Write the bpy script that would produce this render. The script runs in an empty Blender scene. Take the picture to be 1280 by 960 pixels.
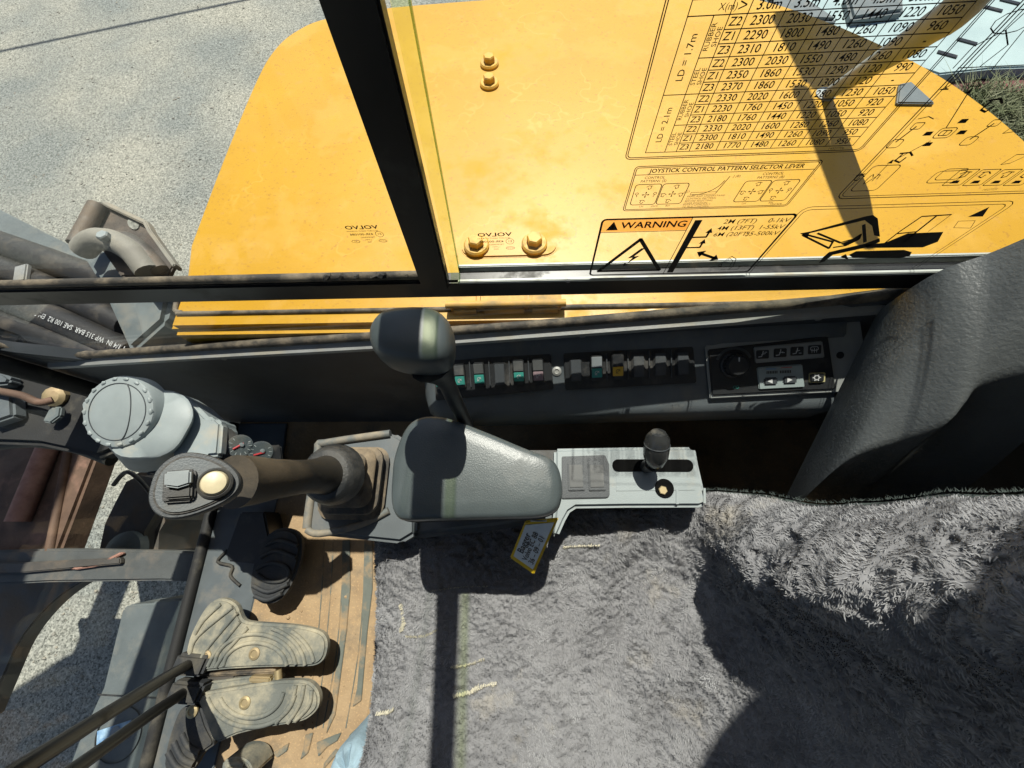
import bpy, bmesh, math, random
import numpy as np
from mathutils import Vector, Matrix
random.seed(7); rng = np.random.default_rng(7)
S = bpy.context.scene
COL = S.collection

# ------------------------------------------------------------------ camera
FPX = 481.0                       # focal length in pixels of a 1280 px wide picture
dn = Vector((25, -170, -481)).normalized()
Zc = -dn
Xc = Vector((1, .0077, .049)); Xc -= Zc * Xc.dot(Zc); Xc.normalize()
Yc = Zc.cross(Xc)
M = Matrix((Xc, Yc, Zc))          # camera axes -> world
C = Vector((0, 0, 1.08))
cd = bpy.data.cameras.new('camera'); cam = bpy.data.objects.new('camera', cd); COL.objects.link(cam)
cd.sensor_width = 36; cd.lens = FPX / 1280 * 36; cd.clip_start = .01; cd.clip_end = 500
cam.matrix_world = Matrix.Translation(C) @ M.to_4x4()
S.camera = cam

# ------------------------------------------------------------------ sky, sun, exposure
SUN_TO = Vector((.055, .53, 1)).normalized()      # towards the sun: over the right side of the machine
w = bpy.data.worlds.new('World'); S.world = w; w.use_nodes = True
nt = w.node_tree; bgn = nt.nodes['Background']
sky = nt.nodes.new('ShaderNodeTexSky'); sky.sky_type = 'NISHITA'; sky.sun_disc = False
sky.sun_elevation = math.asin(SUN_TO.z); sky.sun_rotation = math.atan2(SUN_TO.x, SUN_TO.y)
sky.air_density = 1; sky.dust_density = 1.5
nt.links.new(sky.outputs[0], bgn.inputs[0]); bgn.inputs[1].default_value = .075
sl = bpy.data.lights.new('sun', 'SUN'); sl.energy = 5.0; sl.angle = math.radians(.5); sl.color = (1, .95, .86)
so = bpy.data.objects.new('sun', sl); COL.objects.link(so)
so.rotation_euler = SUN_TO.to_track_quat('Z', 'Y').to_euler(); so.location = (0, 3, 6)
S.view_settings.view_transform = 'Standard'; S.view_settings.look = 'None'
S.view_settings.exposure = .5; S.view_settings.gamma = 1
S.render.engine = 'CYCLES'; S.cycles.use_denoising = True
S.cycles.max_bounces = 8; S.cycles.transparent_max_bounces = 16; S.cycles.caustics_reflective = False; S.cycles.caustics_refractive = False

# ------------------------------------------------------------------ pixel -> place
def ray(px, py): return M @ Vector(((px - 640) / FPX, (480 - py) / FPX, -1))
def Pz(px, py, z): r = ray(px, py); return C + r * ((z - C.z) / r.z)
def Py(px, py, y): r = ray(px, py); return C + r * ((y - C.y) / r.y)
def Px(px, py, x): r = ray(px, py); return C + r * ((x - C.x) / r.x)
def Pn(px, py, p0, n): r = ray(px, py); return C + r * ((p0 - C).dot(n) / r.dot(n))
def zp(pts, z, ox=0, oy=0, s=1): return [Pz(ox + a / s, oy + b / s, z) for a, b in pts]

# ------------------------------------------------------------------ materials
MATS = {}
def mat(name, col, rough=.5, metal=0, col2=None, var=.5, scale=20, bump=0, bscale=None, dust=None, dustamt=0, dscale=12, spec=.5, speck=None, speckscale=200, speckamt=.5, coat=0, bdist=.002, stains=0):
    m = bpy.data.materials.new(name); m.use_nodes = True; t = m.node_tree; N = t.nodes; L = t.links
    b = N['Principled BSDF']; b.inputs['Roughness'].default_value = rough; b.inputs['Metallic'].default_value = metal
    b.inputs['Specular IOR Level'].default_value = spec; b.inputs['Coat Weight'].default_value = coat
    tc = N.new('ShaderNodeTexCoord'); co = tc.outputs['Object']
    def noise(sc, det=4, r=.55):
        n = N.new('ShaderNodeTexNoise'); n.inputs['Scale'].default_value = sc; n.inputs['Detail'].default_value = det; n.inputs['Roughness'].default_value = r
        L.new(co, n.inputs['Vector']); return n.outputs[0]
    def ramp(src, a, bb):
        r = N.new('ShaderNodeMapRange'); r.inputs[1].default_value = a; r.inputs[2].default_value = bb; L.new(src, r.inputs[0]); return r.outputs[0]
    def mix(f, a, bcol):
        x = N.new('ShaderNodeMix'); x.data_type = 'RGBA'
        if hasattr(f, 'links'): L.new(f, x.inputs[0])
        else: x.inputs[0].default_value = f
        for s, v in ((6, a), (7, bcol)):
            if hasattr(v, 'links'): L.new(v, x.inputs[s])
            else: x.inputs[s].default_value = (*v, 1)
        return x.outputs[2]
    if col2 is None: col2 = tuple(c * (1 - .45 * var) for c in col)
    c = mix(ramp(noise(scale), .3, .7), col, col2)
    if speck is not None:
        f = ramp(noise(speckscale, 2, .5), .62 - .1 * speckamt, .70 - .1 * speckamt); c = mix(f, c, speck)
    if stains:
        nn = noise(9, 3, .5); ab = N.new('ShaderNodeMath'); ab.operation = 'SUBTRACT'; L.new(nn, ab.inputs[0]); ab.inputs[1].default_value = .5
        a2 = N.new('ShaderNodeMath'); a2.operation = 'ABSOLUTE'; L.new(ab.outputs[0], a2.inputs[0])
        f1 = ramp(a2.outputs[0], .012, .003); f2 = ramp(noise(3.1, 3), .50, .62); mm = N.new('ShaderNodeMath'); mm.operation = 'MULTIPLY'; L.new(f1, mm.inputs[0]); L.new(f2, mm.inputs[1])
        m3 = N.new('ShaderNodeMath'); m3.operation = 'MULTIPLY'; L.new(mm.outputs[0], m3.inputs[0]); m3.inputs[1].default_value = .20
        c = mix(m3.outputs[0], c, (.80, .50, .13))
        f4 = ramp(noise(42, 3, .6), .64, .70); m4 = N.new('ShaderNodeMath'); m4.operation = 'MULTIPLY'; L.new(f4, m4.inputs[0]); m4.inputs[1].default_value = .55; c = mix(m4.outputs[0], c, (.50, .27, .04))
    if dust is not None:
        f = ramp(noise(dscale, 6, .65), .62 - .35 * dustamt, .80 - .25 * dustamt); c = mix(f, c, dust)
        rr = N.new('ShaderNodeMapRange'); L.new(f, rr.inputs[0]); rr.inputs[3].default_value = rough; rr.inputs[4].default_value = max(rough, .85)
        L.new(rr.outputs[0], b.inputs['Roughness'])
    else:
        rr = N.new('ShaderNodeMapRange'); L.new(noise(scale * 2.3), rr.inputs[0]); rr.inputs[1].default_value = .3; rr.inputs[2].default_value = .7
        rr.inputs[3].default_value = rough * .85; rr.inputs[4].default_value = min(1, rough * 1.15); L.new(rr.outputs[0], b.inputs['Roughness'])
    L.new(c, b.inputs['Base Color'])
    if bump:
        bn = N.new('ShaderNodeBump'); bn.inputs['Strength'].default_value = bump; bn.inputs['Distance'].default_value = bdist
        L.new(noise(bscale or scale * 4, 5, .6), bn.inputs['Height']); L.new(bn.outputs[0], b.inputs['Normal'])
    MATS[name] = m; return m
DUST = (.36, .27, .17)
mat('plastic_black', (.022, .024, .026), .42, dust=(.09, .085, .075), dustamt=.25, bump=.15, bscale=900)
mat('plastic_dark', (.055, .063, .070), .5, dust=(.10, .10, .095), dustamt=.2, bump=.2, bscale=700)
mat('plastic_slate', (.105, .122, .132), .48, dust=(.17, .16, .14), dustamt=.25, bump=.2, bscale=800)
mat('plastic_grey', (.29, .33, .335), .5, col2=(.23, .265, .27), dust=(.40, .36, .28), dustamt=.25, bump=.15, bscale=700)
mat('pad_vinyl', (.078, .095, .098), .33, dust=(.17, .175, .165), dustamt=.12, bump=.45, bscale=650, bdist=.0006)
mat('grip_rubber', (.030, .027, .022), .5, dust=(.095, .072, .045), dustamt=.45, dscale=9, bump=.2, bscale=420)
mat('tray_dusty', (.13, .14, .135), .6, dust=(.30, .25, .18), dustamt=.5, dscale=20, bump=.2)
mat('channel_pale', (.50, .53, .49), .5, .1, dust=(.45, .41, .31), dustamt=.3, dscale=20)
mat('recess_shade', (.006, .006, .006), .95, spec=.05)  # near-black painted in place of the shade inside slot and hole
mat('knob_gloss', (.040, .042, .042), .22, dust=(.14, .125, .10), dustamt=.25, dscale=30)
mat('knob_black', (.066, .080, .083), .42, dust=(.11, .115, .11), dustamt=.1, bump=.15, bscale=600, bdist=.0004)
mat('pad_black', (.028, .030, .031), .4, dust=(.10, .095, .085), dustamt=.3, bump=.7, bscale=420, bdist=.0012)
mat('rubber', (.018, .018, .018), .65, dust=(.10, .09, .07), dustamt=.3, bump=.3, bscale=300)
mat('boot_rubber', (.05, .045, .038), .7, dust=(.26, .20, .13), dustamt=.7, dscale=18, bump=.3, bscale=300)
mat('pedal_rubber', (.15, .16, .145), .8, dust=(.40, .36, .26), dustamt=.5, dscale=14, bump=.5, bscale=260)
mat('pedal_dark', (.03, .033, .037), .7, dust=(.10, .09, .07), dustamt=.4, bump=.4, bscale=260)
mat('seal_rubber', (.045, .040, .033), .7, dust=(.21, .172, .12), dustamt=.55, dscale=25, bump=.5, bscale=200)
mat('alu', (.36, .37, .36), .55, .35, dust=(.36, .33, .26), dustamt=.35, bump=.2, bscale=200)
mat('trim_vinyl', (.105, .115, .117), .42, bump=.9, bscale=240, bdist=.0010, dust=(.12, .128, .128), dustamt=.2)
mat('yellow', (.525, .288, .006), .44, col2=(.475, .252, .005), scale=5, stains=1, speck=(.40, .20, .012), speckscale=190, speckamt=-.02, bump=.05, bscale=60, dust=(.53, .30, .03), dustamt=.35, dscale=7, coat=.0)
mat('yellow_dirty', (.62, .36, .08), .6, dust=(.34, .24, .11), dustamt=.6, dscale=30, bump=.3)
mat('steel_dark', (.105, .097, .086), .5, .3, dust=(.16, .12, .085), dustamt=.45, dscale=9, bump=.3, bscale=90)
mat('steel_slate', (.135, .16, .165), .5, dust=(.2, .19, .16), dustamt=.2, bump=.1)
mat('steel_worn', (.085, .092, .092), .6, .1, dust=(.16, .135, .11), dustamt=.4, dscale=8, bump=.3, bscale=60)
mat('rust_dark', (.075, .062, .052), .65, .1, dust=(.14, .11, .085), dustamt=.4, bump=.5, bscale=80)
mat('dusty_steel', (.25, .24, .205), .7, dust=(.33, .29, .22), dustamt=.4, bump=.4, bscale=90)
mat('rust', (.17, .105, .07), .75, .1, col2=(.06, .035, .025), scale=9, dust=(.26, .15, .11), dustamt=.25, bump=.6, bscale=80)
mat('pink_rust_and_sun', (.36, .20, .155), .8, col2=(.24, .12, .09), scale=40, bump=.4, bscale=150)  # pink of sunlit rust put into the colour; also on the worn edge
mat('hose', (.028, .027, .026), .5, dust=(.095, .082, .066), dustamt=.35, dscale=14, bump=.3, bscale=120)
mat('floor_dirt', (.40, .285, .165), .92, col2=(.29, .20, .115), scale=14, bump=.9, bscale=120, dust=(.15, .13, .10), dustamt=.30, dscale=9, speck=(.46, .31, .165), speckscale=220, speckamt=.2)
mat('mat_rib', (.145, .16, .14), .85, dust=(.40, .26, .13), dustamt=.45, dscale=16, bump=.5, bscale=160)
mat('fleece', (.25, .25, .26), .95, col2=(.17, .17, .178), scale=11, bump=.6, bscale=150, spec=.1, dust=(.40, .36, .29), dustamt=.1, dscale=5)
mat('fleece_pile', (.325, .328, .338), .9, col2=(.21, .21, .218), scale=14, spec=.15, dust=(.46, .41, .32), dustamt=.12, dscale=5)
mat('fleece_edge', (.085, .105, .098), .95, col2=(.04, .05, .048), scale=30, spec=.1)
mat('wool_backing', (.58, .54, .42), .9, scale=90, bump=.4, bscale=300)
mat('cloth_blue', (.30, .42, .50), .9, scale=60, bump=.5, bscale=400)
mat('paint_black', (.010, .010, .010), .35, dust=(.06, .055, .045), dustamt=.15)
mat('print', (.020, .017, .012), .6)
mat('print_fine', (.022, .014, .006), .6)
mat('white_ink', (.62, .64, .64), .6)
mat('teal', (.05, .30, .25), .35); mat('mauve', (.30, .22, .24), .5); mat('amber', (.68, .42, .03), .4)
mat('switch_cap', (.10, .105, .105), .35, dust=(.2, .19, .17), dustamt=.3)
mat('cream', (.72, .64, .42), .38, dust=(.4, .3, .18), dustamt=.1)
mat('chrome_grey', (.30, .33, .34), .3, .2)
mat('tag_yellow', (.75, .50, .015), .4); mat('paper', (.62, .68, .72), .6, var=.15)
mat('needle', (.75, .06, .07), .4); mat('lcd', (.30, .36, .36), .25); mat('panel_silver', (.36, .38, .37), .4, .2)
mat('button_edge', (.50, .46, .24), .5); mat('ice_blue', (.10, .25, .50), .5); mat('warm_red', (.45, .08, .05), .5)
mat('brass', (.45, .36, .20), .45, .5, dust=DUST, dustamt=.4)
mat('bolt_yellow', (.70, .40, .05), .5, dust=(.4, .28, .12), dustamt=.4, dscale=60)
mat('concrete_slab', (.35, .45, .45), .8, col2=(.28, .37, .38), scale=3, bump=.2)
mat('red_brown', (.16, .05, .045), .8, col2=(.08, .03, .03), scale=8, bump=.3)
mat('grass', (.10, .13, .05), .8, col2=(.20, .20, .12), scale=6)
mat('sticker_blue', (.10, .22, .42), .4, col2=(.35, .5, .62), scale=70)
mat('cover_grey', (.115, .135, .14), .55, dust=(.18, .18, .16), dustamt=.3, dscale=8, bump=.15, bscale=200)
mat('roof_liner', (.35, .36, .36), .8)

def ground_mat():
    m = bpy.data.materials.new('asphalt'); m.use_nodes = True; t = m.node_tree; N = t.nodes; L = t.links
    b = N['Principled BSDF']; b.inputs['Roughness'].default_value = .9; b.inputs['Specular IOR Level'].default_value = .25
    tc = N.new('ShaderNodeTexCoord'); co = tc.outputs['Object']
    v = N.new('ShaderNodeTexVoronoi'); v.inputs['Scale'].default_value = 150; L.new(co, v.inputs['Vector'])
    n1 = N.new('ShaderNodeTexNoise'); n1.inputs['Scale'].default_value = 55; n1.inputs['Detail'].default_value = 5; n1.inputs['Roughness'].default_value = .75; L.new(co, n1.inputs['Vector'])
    n2 = N.new('ShaderNodeTexNoise'); n2.inputs['Scale'].default_value = 1.3; n2.inputs['Detail'].default_value = 5; L.new(co, n2.inputs['Vector'])
    sx = N.new('ShaderNodeSeparateColor'); L.new(v.outputs['Color'], sx.inputs[0])
    r1 = N.new('ShaderNodeValToRGB'); L.new(sx.outputs[0], r1.inputs[0])
    e = r1.color_ramp.elements; e[0].position = 0; e[0].color = (.13, .135, .12, 1); e[1].position = 1; e[1].color = (.44, .435, .395, 1)
    x = e.new if hasattr(e, 'new') else None
    k = r1.color_ramp.elements.new(.35); k.color = (.29, .29, .265, 1)
    r2 = N.new('ShaderNodeValToRGB'); L.new(n1.outputs[0], r2.inputs[0]); e = r2.color_ramp.elements
    e[0].position = .33; e[0].color = (.50, .50, .50, 1); e[1].position = .58; e[1].color = (1.05, 1.05, 1.03, 1)
    r3 = N.new('ShaderNodeValToRGB'); L.new(n2.outputs[0], r3.inputs[0]); e = r3.color_ramp.elements
    e[0].position = .35; e[0].color = (.66, .71, .74, 1); e[1].position = .65; e[1].color = (1.04, 1.02, .96, 1)
    def mul(a, bb):
        q = N.new('ShaderNodeMix'); q.data_type = 'RGBA'; q.blend_type = 'MULTIPLY'; q.inputs[0].default_value = 1; L.new(a, q.inputs[6]); L.new(bb, q.inputs[7]); return q.outputs[2]
    c = mul(mul(r1.outputs[0], r2.outputs[0]), r3.outputs[0]); L.new(c, b.inputs['Base Color'])
    bn = N.new('ShaderNodeBump'); bn.inputs['Strength'].default_value = .5; bn.inputs['Distance'].default_value = .005; L.new(n1.outputs[0], bn.inputs['Height']); L.new(bn.outputs[0], b.inputs['Normal'])
    MATS['asphalt'] = m
ground_mat()
def glass_mat(name, tint, refl=1.0):
    m = bpy.data.materials.new(name); m.use_nodes = True; t = m.node_tree; N = t.nodes; L = t.links
    N.remove(N['Principled BSDF']); out = N['Material Output']
    tr = N.new('ShaderNodeBsdfTransparent'); tr.inputs[0].default_value = (*tint, 1)
    gl = N.new('ShaderNodeBsdfGlossy'); gl.inputs['Roughness'].default_value = .02
    fr = N.new('ShaderNodeLayerWeight'); fr.inputs[0].default_value = .5
    pw = N.new('ShaderNodeMath'); pw.operation = 'POWER'; pw.inputs[1].default_value = 5; L.new(fr.outputs['Facing'], pw.inputs[0])
    mu = N.new('ShaderNodeMath'); mu.operation = 'MULTIPLY_ADD'; mu.inputs[1].default_value = .8 * refl; mu.inputs[2].default_value = .022 * refl; L.new(pw.outputs[0], mu.inputs[0])
    mx = N.new('ShaderNodeMixShader'); L.new(mu.outputs[0], mx.inputs[0]); L.new(tr.outputs[0], mx.inputs[1]); L.new(gl.outputs[0], mx.inputs[2]); L.new(mx.outputs[0], out.inputs[0])
    MATS[name] = m
glass_mat('glass', (.968, .980, .968)); glass_mat('glass_green', (.55, .66, .45)); glass_mat('glass_overlap', (.935, .975, .83)); glass_mat('warn_orange', (.93, .62, .30), .3); glass_mat('film', (.93, .90, .84), .6)
glass_mat('gauge_glass', (.9, .92, .92))

# ------------------------------------------------------------------ builders
def link(name, me, m, parent=None, smooth=None):
    o = bpy.data.objects.new(name, me); COL.objects.link(o)
    if m: me.materials.append(MATS[m])
    if parent is not None: o.parent = parent; o.matrix_parent_inverse = parent.matrix_basis.inverted()
    if smooth is not None and len(me.polygons):
        me.polygons.foreach_set('use_smooth', [True] * len(me.polygons)); me.set_sharp_from_angle(angle=math.radians(smooth))
    return o
def thing(name, label, cat, loc, group=None):
    o = bpy.data.objects.new(name, None); COL.objects.link(o); o.location = loc; o.empty_display_size = .02
    o['label'] = label; o['category'] = cat
    if group: o['group'] = group
    return o
def tag(o, label, cat, group=None):
    o['label'] = label; o['category'] = cat
    if group: o['group'] = group
    return o
def struct(o): o['kind'] = 'structure'; return o
def pydata(name, v, f, m, parent=None, smooth=None):
    me = bpy.data.meshes.new(name); me.from_pydata([tuple(p) for p in v], [], f); me.update(); return link(name, me, m, parent, smooth)
def fin(bm, name, m, parent, smooth=35):
    bmesh.ops.recalc_face_normals(bm, faces=bm.faces)
    me = bpy.data.meshes.new(name); bm.to_mesh(me); bm.free(); return link(name, me, m, parent, smooth)
def extr(name, pts, vec, m, parent=None, bev=0, seg=2, smooth=35):
    """closed outline pts pushed along vec, edges rounded"""
    bm = bmesh.new(); vec = Vector(vec)
    a = [bm.verts.new(p) for p in pts]; b = [bm.verts.new(Vector(p) + vec) for p in pts]
    bm.faces.new(a); bm.faces.new(b[::-1]); n = len(a)
    for i in range(n): bm.faces.new((a[i], b[i], b[(i + 1) % n], a[(i + 1) % n]))
    if bev:
        bmesh.ops.recalc_face_normals(bm, faces=bm.faces)
        es = [e for e in bm.edges if e.is_manifold and e.calc_face_angle(0) > .6]
        bmesh.ops.bevel(bm, geom=es, offset=bev, segments=seg, affect='EDGES', clamp_overlap=True)
    return fin(bm, name, m, parent, smooth)
def frame(ax):
    ax = Vector(ax).normalized(); u = ax.orthogonal().normalized(); return ax, u, ax.cross(u)
def box(name, c, sx, sy, sz, m, parent=None, bev=.002, X=(1, 0, 0), Y=(0, 1, 0)):
    X = Vector(X).normalized(); Y = Vector(Y); Y = (Y - X * Y.dot(X)).normalized(); Zv = X.cross(Y); c = Vector(c)
    pts = [c + X * a * sx / 2 + Y * b * sy / 2 - Zv * sz / 2 for a, b in ((-1, -1), (1, -1), (1, 1), (-1, 1))]
    return extr(name, pts, Zv * sz, m, parent, bev)
def catmull(pts, n=6, closed=False):
    pts = [Vector(p) for p in pts]; N = len(pts); out = []
    rngs = range(N if closed else N - 1)
    for i in rngs:
        if closed: p0, p1, p2, p3 = (pts[(i + k) % N] for k in (-1, 0, 1, 2))
        else: p0, p1, p2, p3 = pts[max(i - 1, 0)], pts[i], pts[i + 1], pts[min(i + 2, N - 1)]
        for k in range(n):
            t = k / n; out.append(.5 * ((2 * p1) + (p2 - p0) * t + (2 * p0 - 5 * p1 + 4 * p2 - p3) * t * t + (3 * p1 - p0 - 3 * p2 + p3) * t ** 3))
    if not closed: out.append(pts[-1])
    return out
def loft(name, rings, m, parent=None, smooth=40, cap=True, closed=True):
    v = []; f = []; n = len(rings[0])
    for r in rings: v += [tuple(p) for p in r]
    for i in range(len(rings) - 1):
        for j in range(n if closed else n - 1):
            k = (j + 1) % n; f.append((i * n + j, i * n + k, (i + 1) * n + k, (i + 1) * n + j))
    if cap: f.append(tuple(range(n))[::-1]); f.append(tuple(range((len(rings) - 1) * n, len(rings) * n)))
    bm = bmesh.new(); vs = [bm.verts.new(p) for p in v]
    for q in f:
        try: bm.faces.new([vs[i] for i in q])
        except ValueError: pass
    return fin(bm, name, m, parent, smooth)
def tube(name, pts, r, m, parent=None, n=12, squash=None, closed=False, smooth=50):
    pts = [Vector(p) for p in pts]; rs = r if isinstance(r, (list, tuple)) else [r] * len(pts)
    rings = []; u = None
    for i, p in enumerate(pts):
        if closed: t = pts[(i + 1) % len(pts)] - pts[i - 1]
        else: t = pts[min(i + 1, len(pts) - 1)] - pts[max(i - 1, 0)]
        t.normalize()
        u = t.orthogonal() if u is None else u - t * u.dot(t)
        if u.length < 1e-6: u = t.orthogonal()
        u.normalize(); v = t.cross(u)
        rings.append([p + (u * math.cos(a) + v * math.sin(a)) * rs[i] for a in (2 * math.pi * k / n for k in range(n))])
    if closed: rings.append(rings[0])
    return loft(name, rings, m, parent, smooth, cap=not closed)
def lathe(name, base, ax, prof, m, parent=None, n=24, smooth=35, sx=1, u=None):
    """prof: (radius, height) from the base up along ax"""
    ax = Vector(ax).normalized()
    u = Vector(u) if u is not None else ax.orthogonal(); u = (u - ax * u.dot(ax)).normalized(); v = ax.cross(u); base = Vector(base)
    rings = [[base + ax * h + (u * math.cos(a) * sx + v * math.sin(a)) * max(r, 1e-5) for a in (2 * math.pi * k / n for k in range(n))] for r, h in prof]
    return loft(name, rings, m, parent, smooth)
def rrect(w, h, r, n=4):
    out = []
    for cx, cy, a0 in ((w / 2 - r, h / 2 - r, 0), (-w / 2 + r, h / 2 - r, 90), (-w / 2 + r, -h / 2 + r, 180), (w / 2 - r, -h / 2 + r, 270)):
        for k in range(n + 1):
            a = math.radians(a0 + 90 * k / n); out.append((cx + r * math.cos(a), cy + r * math.sin(a)))
    return out
class Flat:
    """flat print gathered on a plane: origin, right and up vectors"""
    def __init__(s, o, R, U): s.o = Vector(o); s.R = Vector(R).normalized(); s.U = Vector(U).normalized(); s.n = s.R.cross(s.U); s.v = []; s.f = []
    def P(s, x, y, h=0): return s.o + s.R * x + s.U * y + s.n * h
    def poly(s, pts, h=0):
        i = len(s.v); s.v += [s.P(x, y, h) for x, y in pts]; s.f.append(tuple(range(i, i + len(pts))))
    def line(s, pts, w, closed=False):
        pts = list(pts) + ([pts[0]] if closed else [])
        for (a, b), (c, d) in zip(pts, pts[1:]):
            l = math.hypot(c - a, d - b)
            if l < 1e-7: continue
            tx, ty = (c - a) / l, (d - b) / l; nx, ny = -ty * w / 2, tx * w / 2; e = w * .3
            a2, b2, c2, d2 = a - tx * e, b - ty * e, c + tx * e, d + ty * e
            s.poly([(a2 - nx, b2 - ny), (c2 - nx, d2 - ny), (c2 + nx, d2 + ny), (a2 + nx, b2 + ny)])
    def text(s, st, x, y, size, align='CENTER', rot=0, mirror=False, sx=1, bold=0):
        cu = bpy.data.curves.new('t', 'FONT'); cu.body = st; cu.size = 1; cu.align_x = align; cu.align_y = 'CENTER'; cu.resolution_u = 2; cu.offset = bold
        ob = bpy.data.objects.new('t', cu); me = bpy.data.meshes.new_from_object(ob)
        i = len(s.v); ca, sa = math.cos(rot), math.sin(rot)
        for q in me.vertices:
            a, b = q.co.x * size * sx * (-1 if mirror else 1), q.co.y * size
            s.v.append(s.P(x + a * ca - b * sa, y + a * sa + b * ca))
        for p in me.polygons: s.f.append(tuple(i + k for k in p.vertices))
        bpy.data.objects.remove(ob); bpy.data.curves.remove(cu); bpy.data.meshes.remove(me)
    def rr(s, x0, y0, x1, y1, r, w): s.line([((x0 + x1) / 2 + a, (y0 + y1) / 2 + b) for a, b in rrect(abs(x1 - x0), abs(y1 - y0), r, 3)], w, True)
    def build(s, name, m, parent=None): return pydata(name, s.v, s.f, m, parent)
def bolt(parent, p, ax, r, m='bolt_yellow', washer=True):
    ax = Vector(ax).normalized(); u = ax.orthogonal().normalized()
    h0 = r * .35 if washer else 0
    b = lathe('bolt', Vector(p) + ax * h0 * .9, ax, [(r * .62, 0), (r * .62, r * .5), (r * .52, r * .62)], m, parent, n=6, smooth=20)
    if washer: lathe('washer', p, ax, [(r, -.001), (r * 1.02, h0 * .6), (r * .9, h0), (r * .3, h0)], m, b, n=20)
    return b
def hexhead(name, p, ax, r, h, m, parent): return lathe(name, p, ax, [(r, 0), (r, h * .8), (r * .85, h)], m, parent, n=6, smooth=15)

# ================================================================== THE PLACE OUTSIDE
GZ = -1.02
def sheet(name, x0, x1, y0, y1, z, m, n=1):
    return pydata(name, [(x0, y0, z), (x1, y0, z), (x1, y1, z), (x0, y1, z)], [(0, 1, 2, 3)], m)
struct(sheet('ground', -120, 120, -120, 120, GZ, 'asphalt'))
ico = bmesh.new(); bmesh.ops.create_icosphere(ico, subdivisions=1, radius=1); iv_ = np.array([v.co[:] for v in ico.verts]); if_ = np.array([[v.index for v in f.verts] for f in ico.faces]); ico.free()
gvl = []; gfl = []; cnt = 0
for k in range(1500):
    a_, b_ = (rng.random() * 430, rng.random() * 340) if k < 950 else (rng.random() * 250, 560 + rng.random() * 380)
    p = Pz(a_, b_, GZ); r_ = .0025 + .006 * rng.random() ** 3; sc3 = np.array([1 + .5 * rng.random(), 1, .6]) * r_
    gvl.append(iv_ * sc3 * (1 + .25 * rng.normal(size=(len(iv_), 1))) + np.array([p.x, p.y, p.z + r_ * .3])); gfl.append(if_ + cnt); cnt += len(iv_)
gvl = np.concatenate(gvl); gfl = np.concatenate(gfl)
gp_ = pydata('gravel', gvl.tolist(), gfl.tolist(), 'dusty_steel'); gp_['kind'] = 'stuff'; tag(gp_, 'loose grit scattered over the pale asphalt', 'gravel')
def blob(c, r, n=40):
    return [(c[0] + r[0] * math.cos(2 * math.pi * k / n), c[1] + r[1] * math.sin(2 * math.pi * k / n)) for k in range(n)]

# pale teal concrete slab with drain slots, red-brown strip and dry grass behind the machine
sp = zp([(985, 22), (1030, 42), (1095, 66), (1175, 92), (1240, 85), (1420, 78), (1700, -20), (1420, -60), (1010, -40)], GZ + .10)
slab = thing('concrete_slab', 'pale teal concrete slab with drain slots beyond the rounded hood corner', 'slab', sp[0].xy.to_3d() + Vector((0, 0, GZ)))
extr('slab_body', sp, (0, 0, -.11), 'concrete_slab', slab, .01)
for a, b in ((1241, 11), (1209, 52), (1184, 68), (1262, 2)):
    p = Pz(a, b, GZ + .104); box('drain_slot', p, .13, .035, .008, 'paint_black', slab, .001, X=(.8, -.5, 0))
rp = zp([(1175, 95), (1240, 88), (1420, 81), (1420, 130), (1290, 122), (1200, 116), (1168, 100)], GZ + .03)
tag(extr('edging_strip', rp, (0, 0, -.05), 'red_brown', None, .004), 'dark red-brown edging strip along the pale teal slab', 'edging')
for k, (pts, lab) in enumerate((([(955, -6), (1003, -8), (1050, 24), (985, 22)], 'dark grey stone block beside the pale slab, just past the hood edge'),
                                ([(1058, -8), (1130, -12), (1132, 12), (1066, 22)], 'dark grey stone block lying on the middle of the pale slab'))):
    z = GZ + .16; q = zp(pts, z); tag(extr('stone_block', q, (0, 0, -.17), 'steel_slate', None, .02), lab, 'stone')
gv = []; gf = []
for i in range(9000):
    u, v = rng.random(2); p = Pz(1195 + u * 175, 118 + u * 20 + v * 190, GZ)
    if p.y < 1.2 and p.x < 1.6: continue
    a = rng.random() * 6.28; h = .04 + .13 * rng.random(); d = Vector((math.cos(a), math.sin(a), 0)); l = Vector((rng.normal() * .07, rng.normal() * .07, h)); wd = .006
    i0 = len(gv); gv += [p - d * wd, p + d * wd, p + l * .6 + d * wd * .7, p + l * .6 - d * wd * .7, p + l * 1.0 + Vector((l.x, l.y, 0)) * .8]
    gf += [(i0, i0 + 1, i0 + 2, i0 + 3), (i0 + 3, i0 + 2, i0 + 4)]
g = pydata('dry_grass', gv, gf, 'grass'); g['kind'] = 'stuff'; tag(g, 'dry green and straw grass growing past the hood', 'grass')

# overhead cable whose thin shadow lies on the asphalt
A, B = Pz(0, 66, GZ), Pz(330, -3, GZ); d = (B - A); up = SUN_TO * (3.2 / SUN_TO.z)
cb = [A + d * t + up + Vector((0, 0, -.05 * (1 - (2 * ((t + 2) / 6) - 1) ** 2))) for t in [-2 + 6 * k / 30 for k in range(31)]]
ct = thing('overhead_cable', 'overhead cable on two poles, throwing a thin shadow line over the asphalt', 'cable', (cb[0].x, cb[0].y, GZ))
tube('wire', cb, .018, 'rubber', ct, 8)
for e in (cb[0], cb[-1]): tube('pole', [(e.x, e.y, GZ - .1), (e.x, e.y, e.z + .15)], [.09, .07], 'steel_dark', ct, 10)

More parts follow.
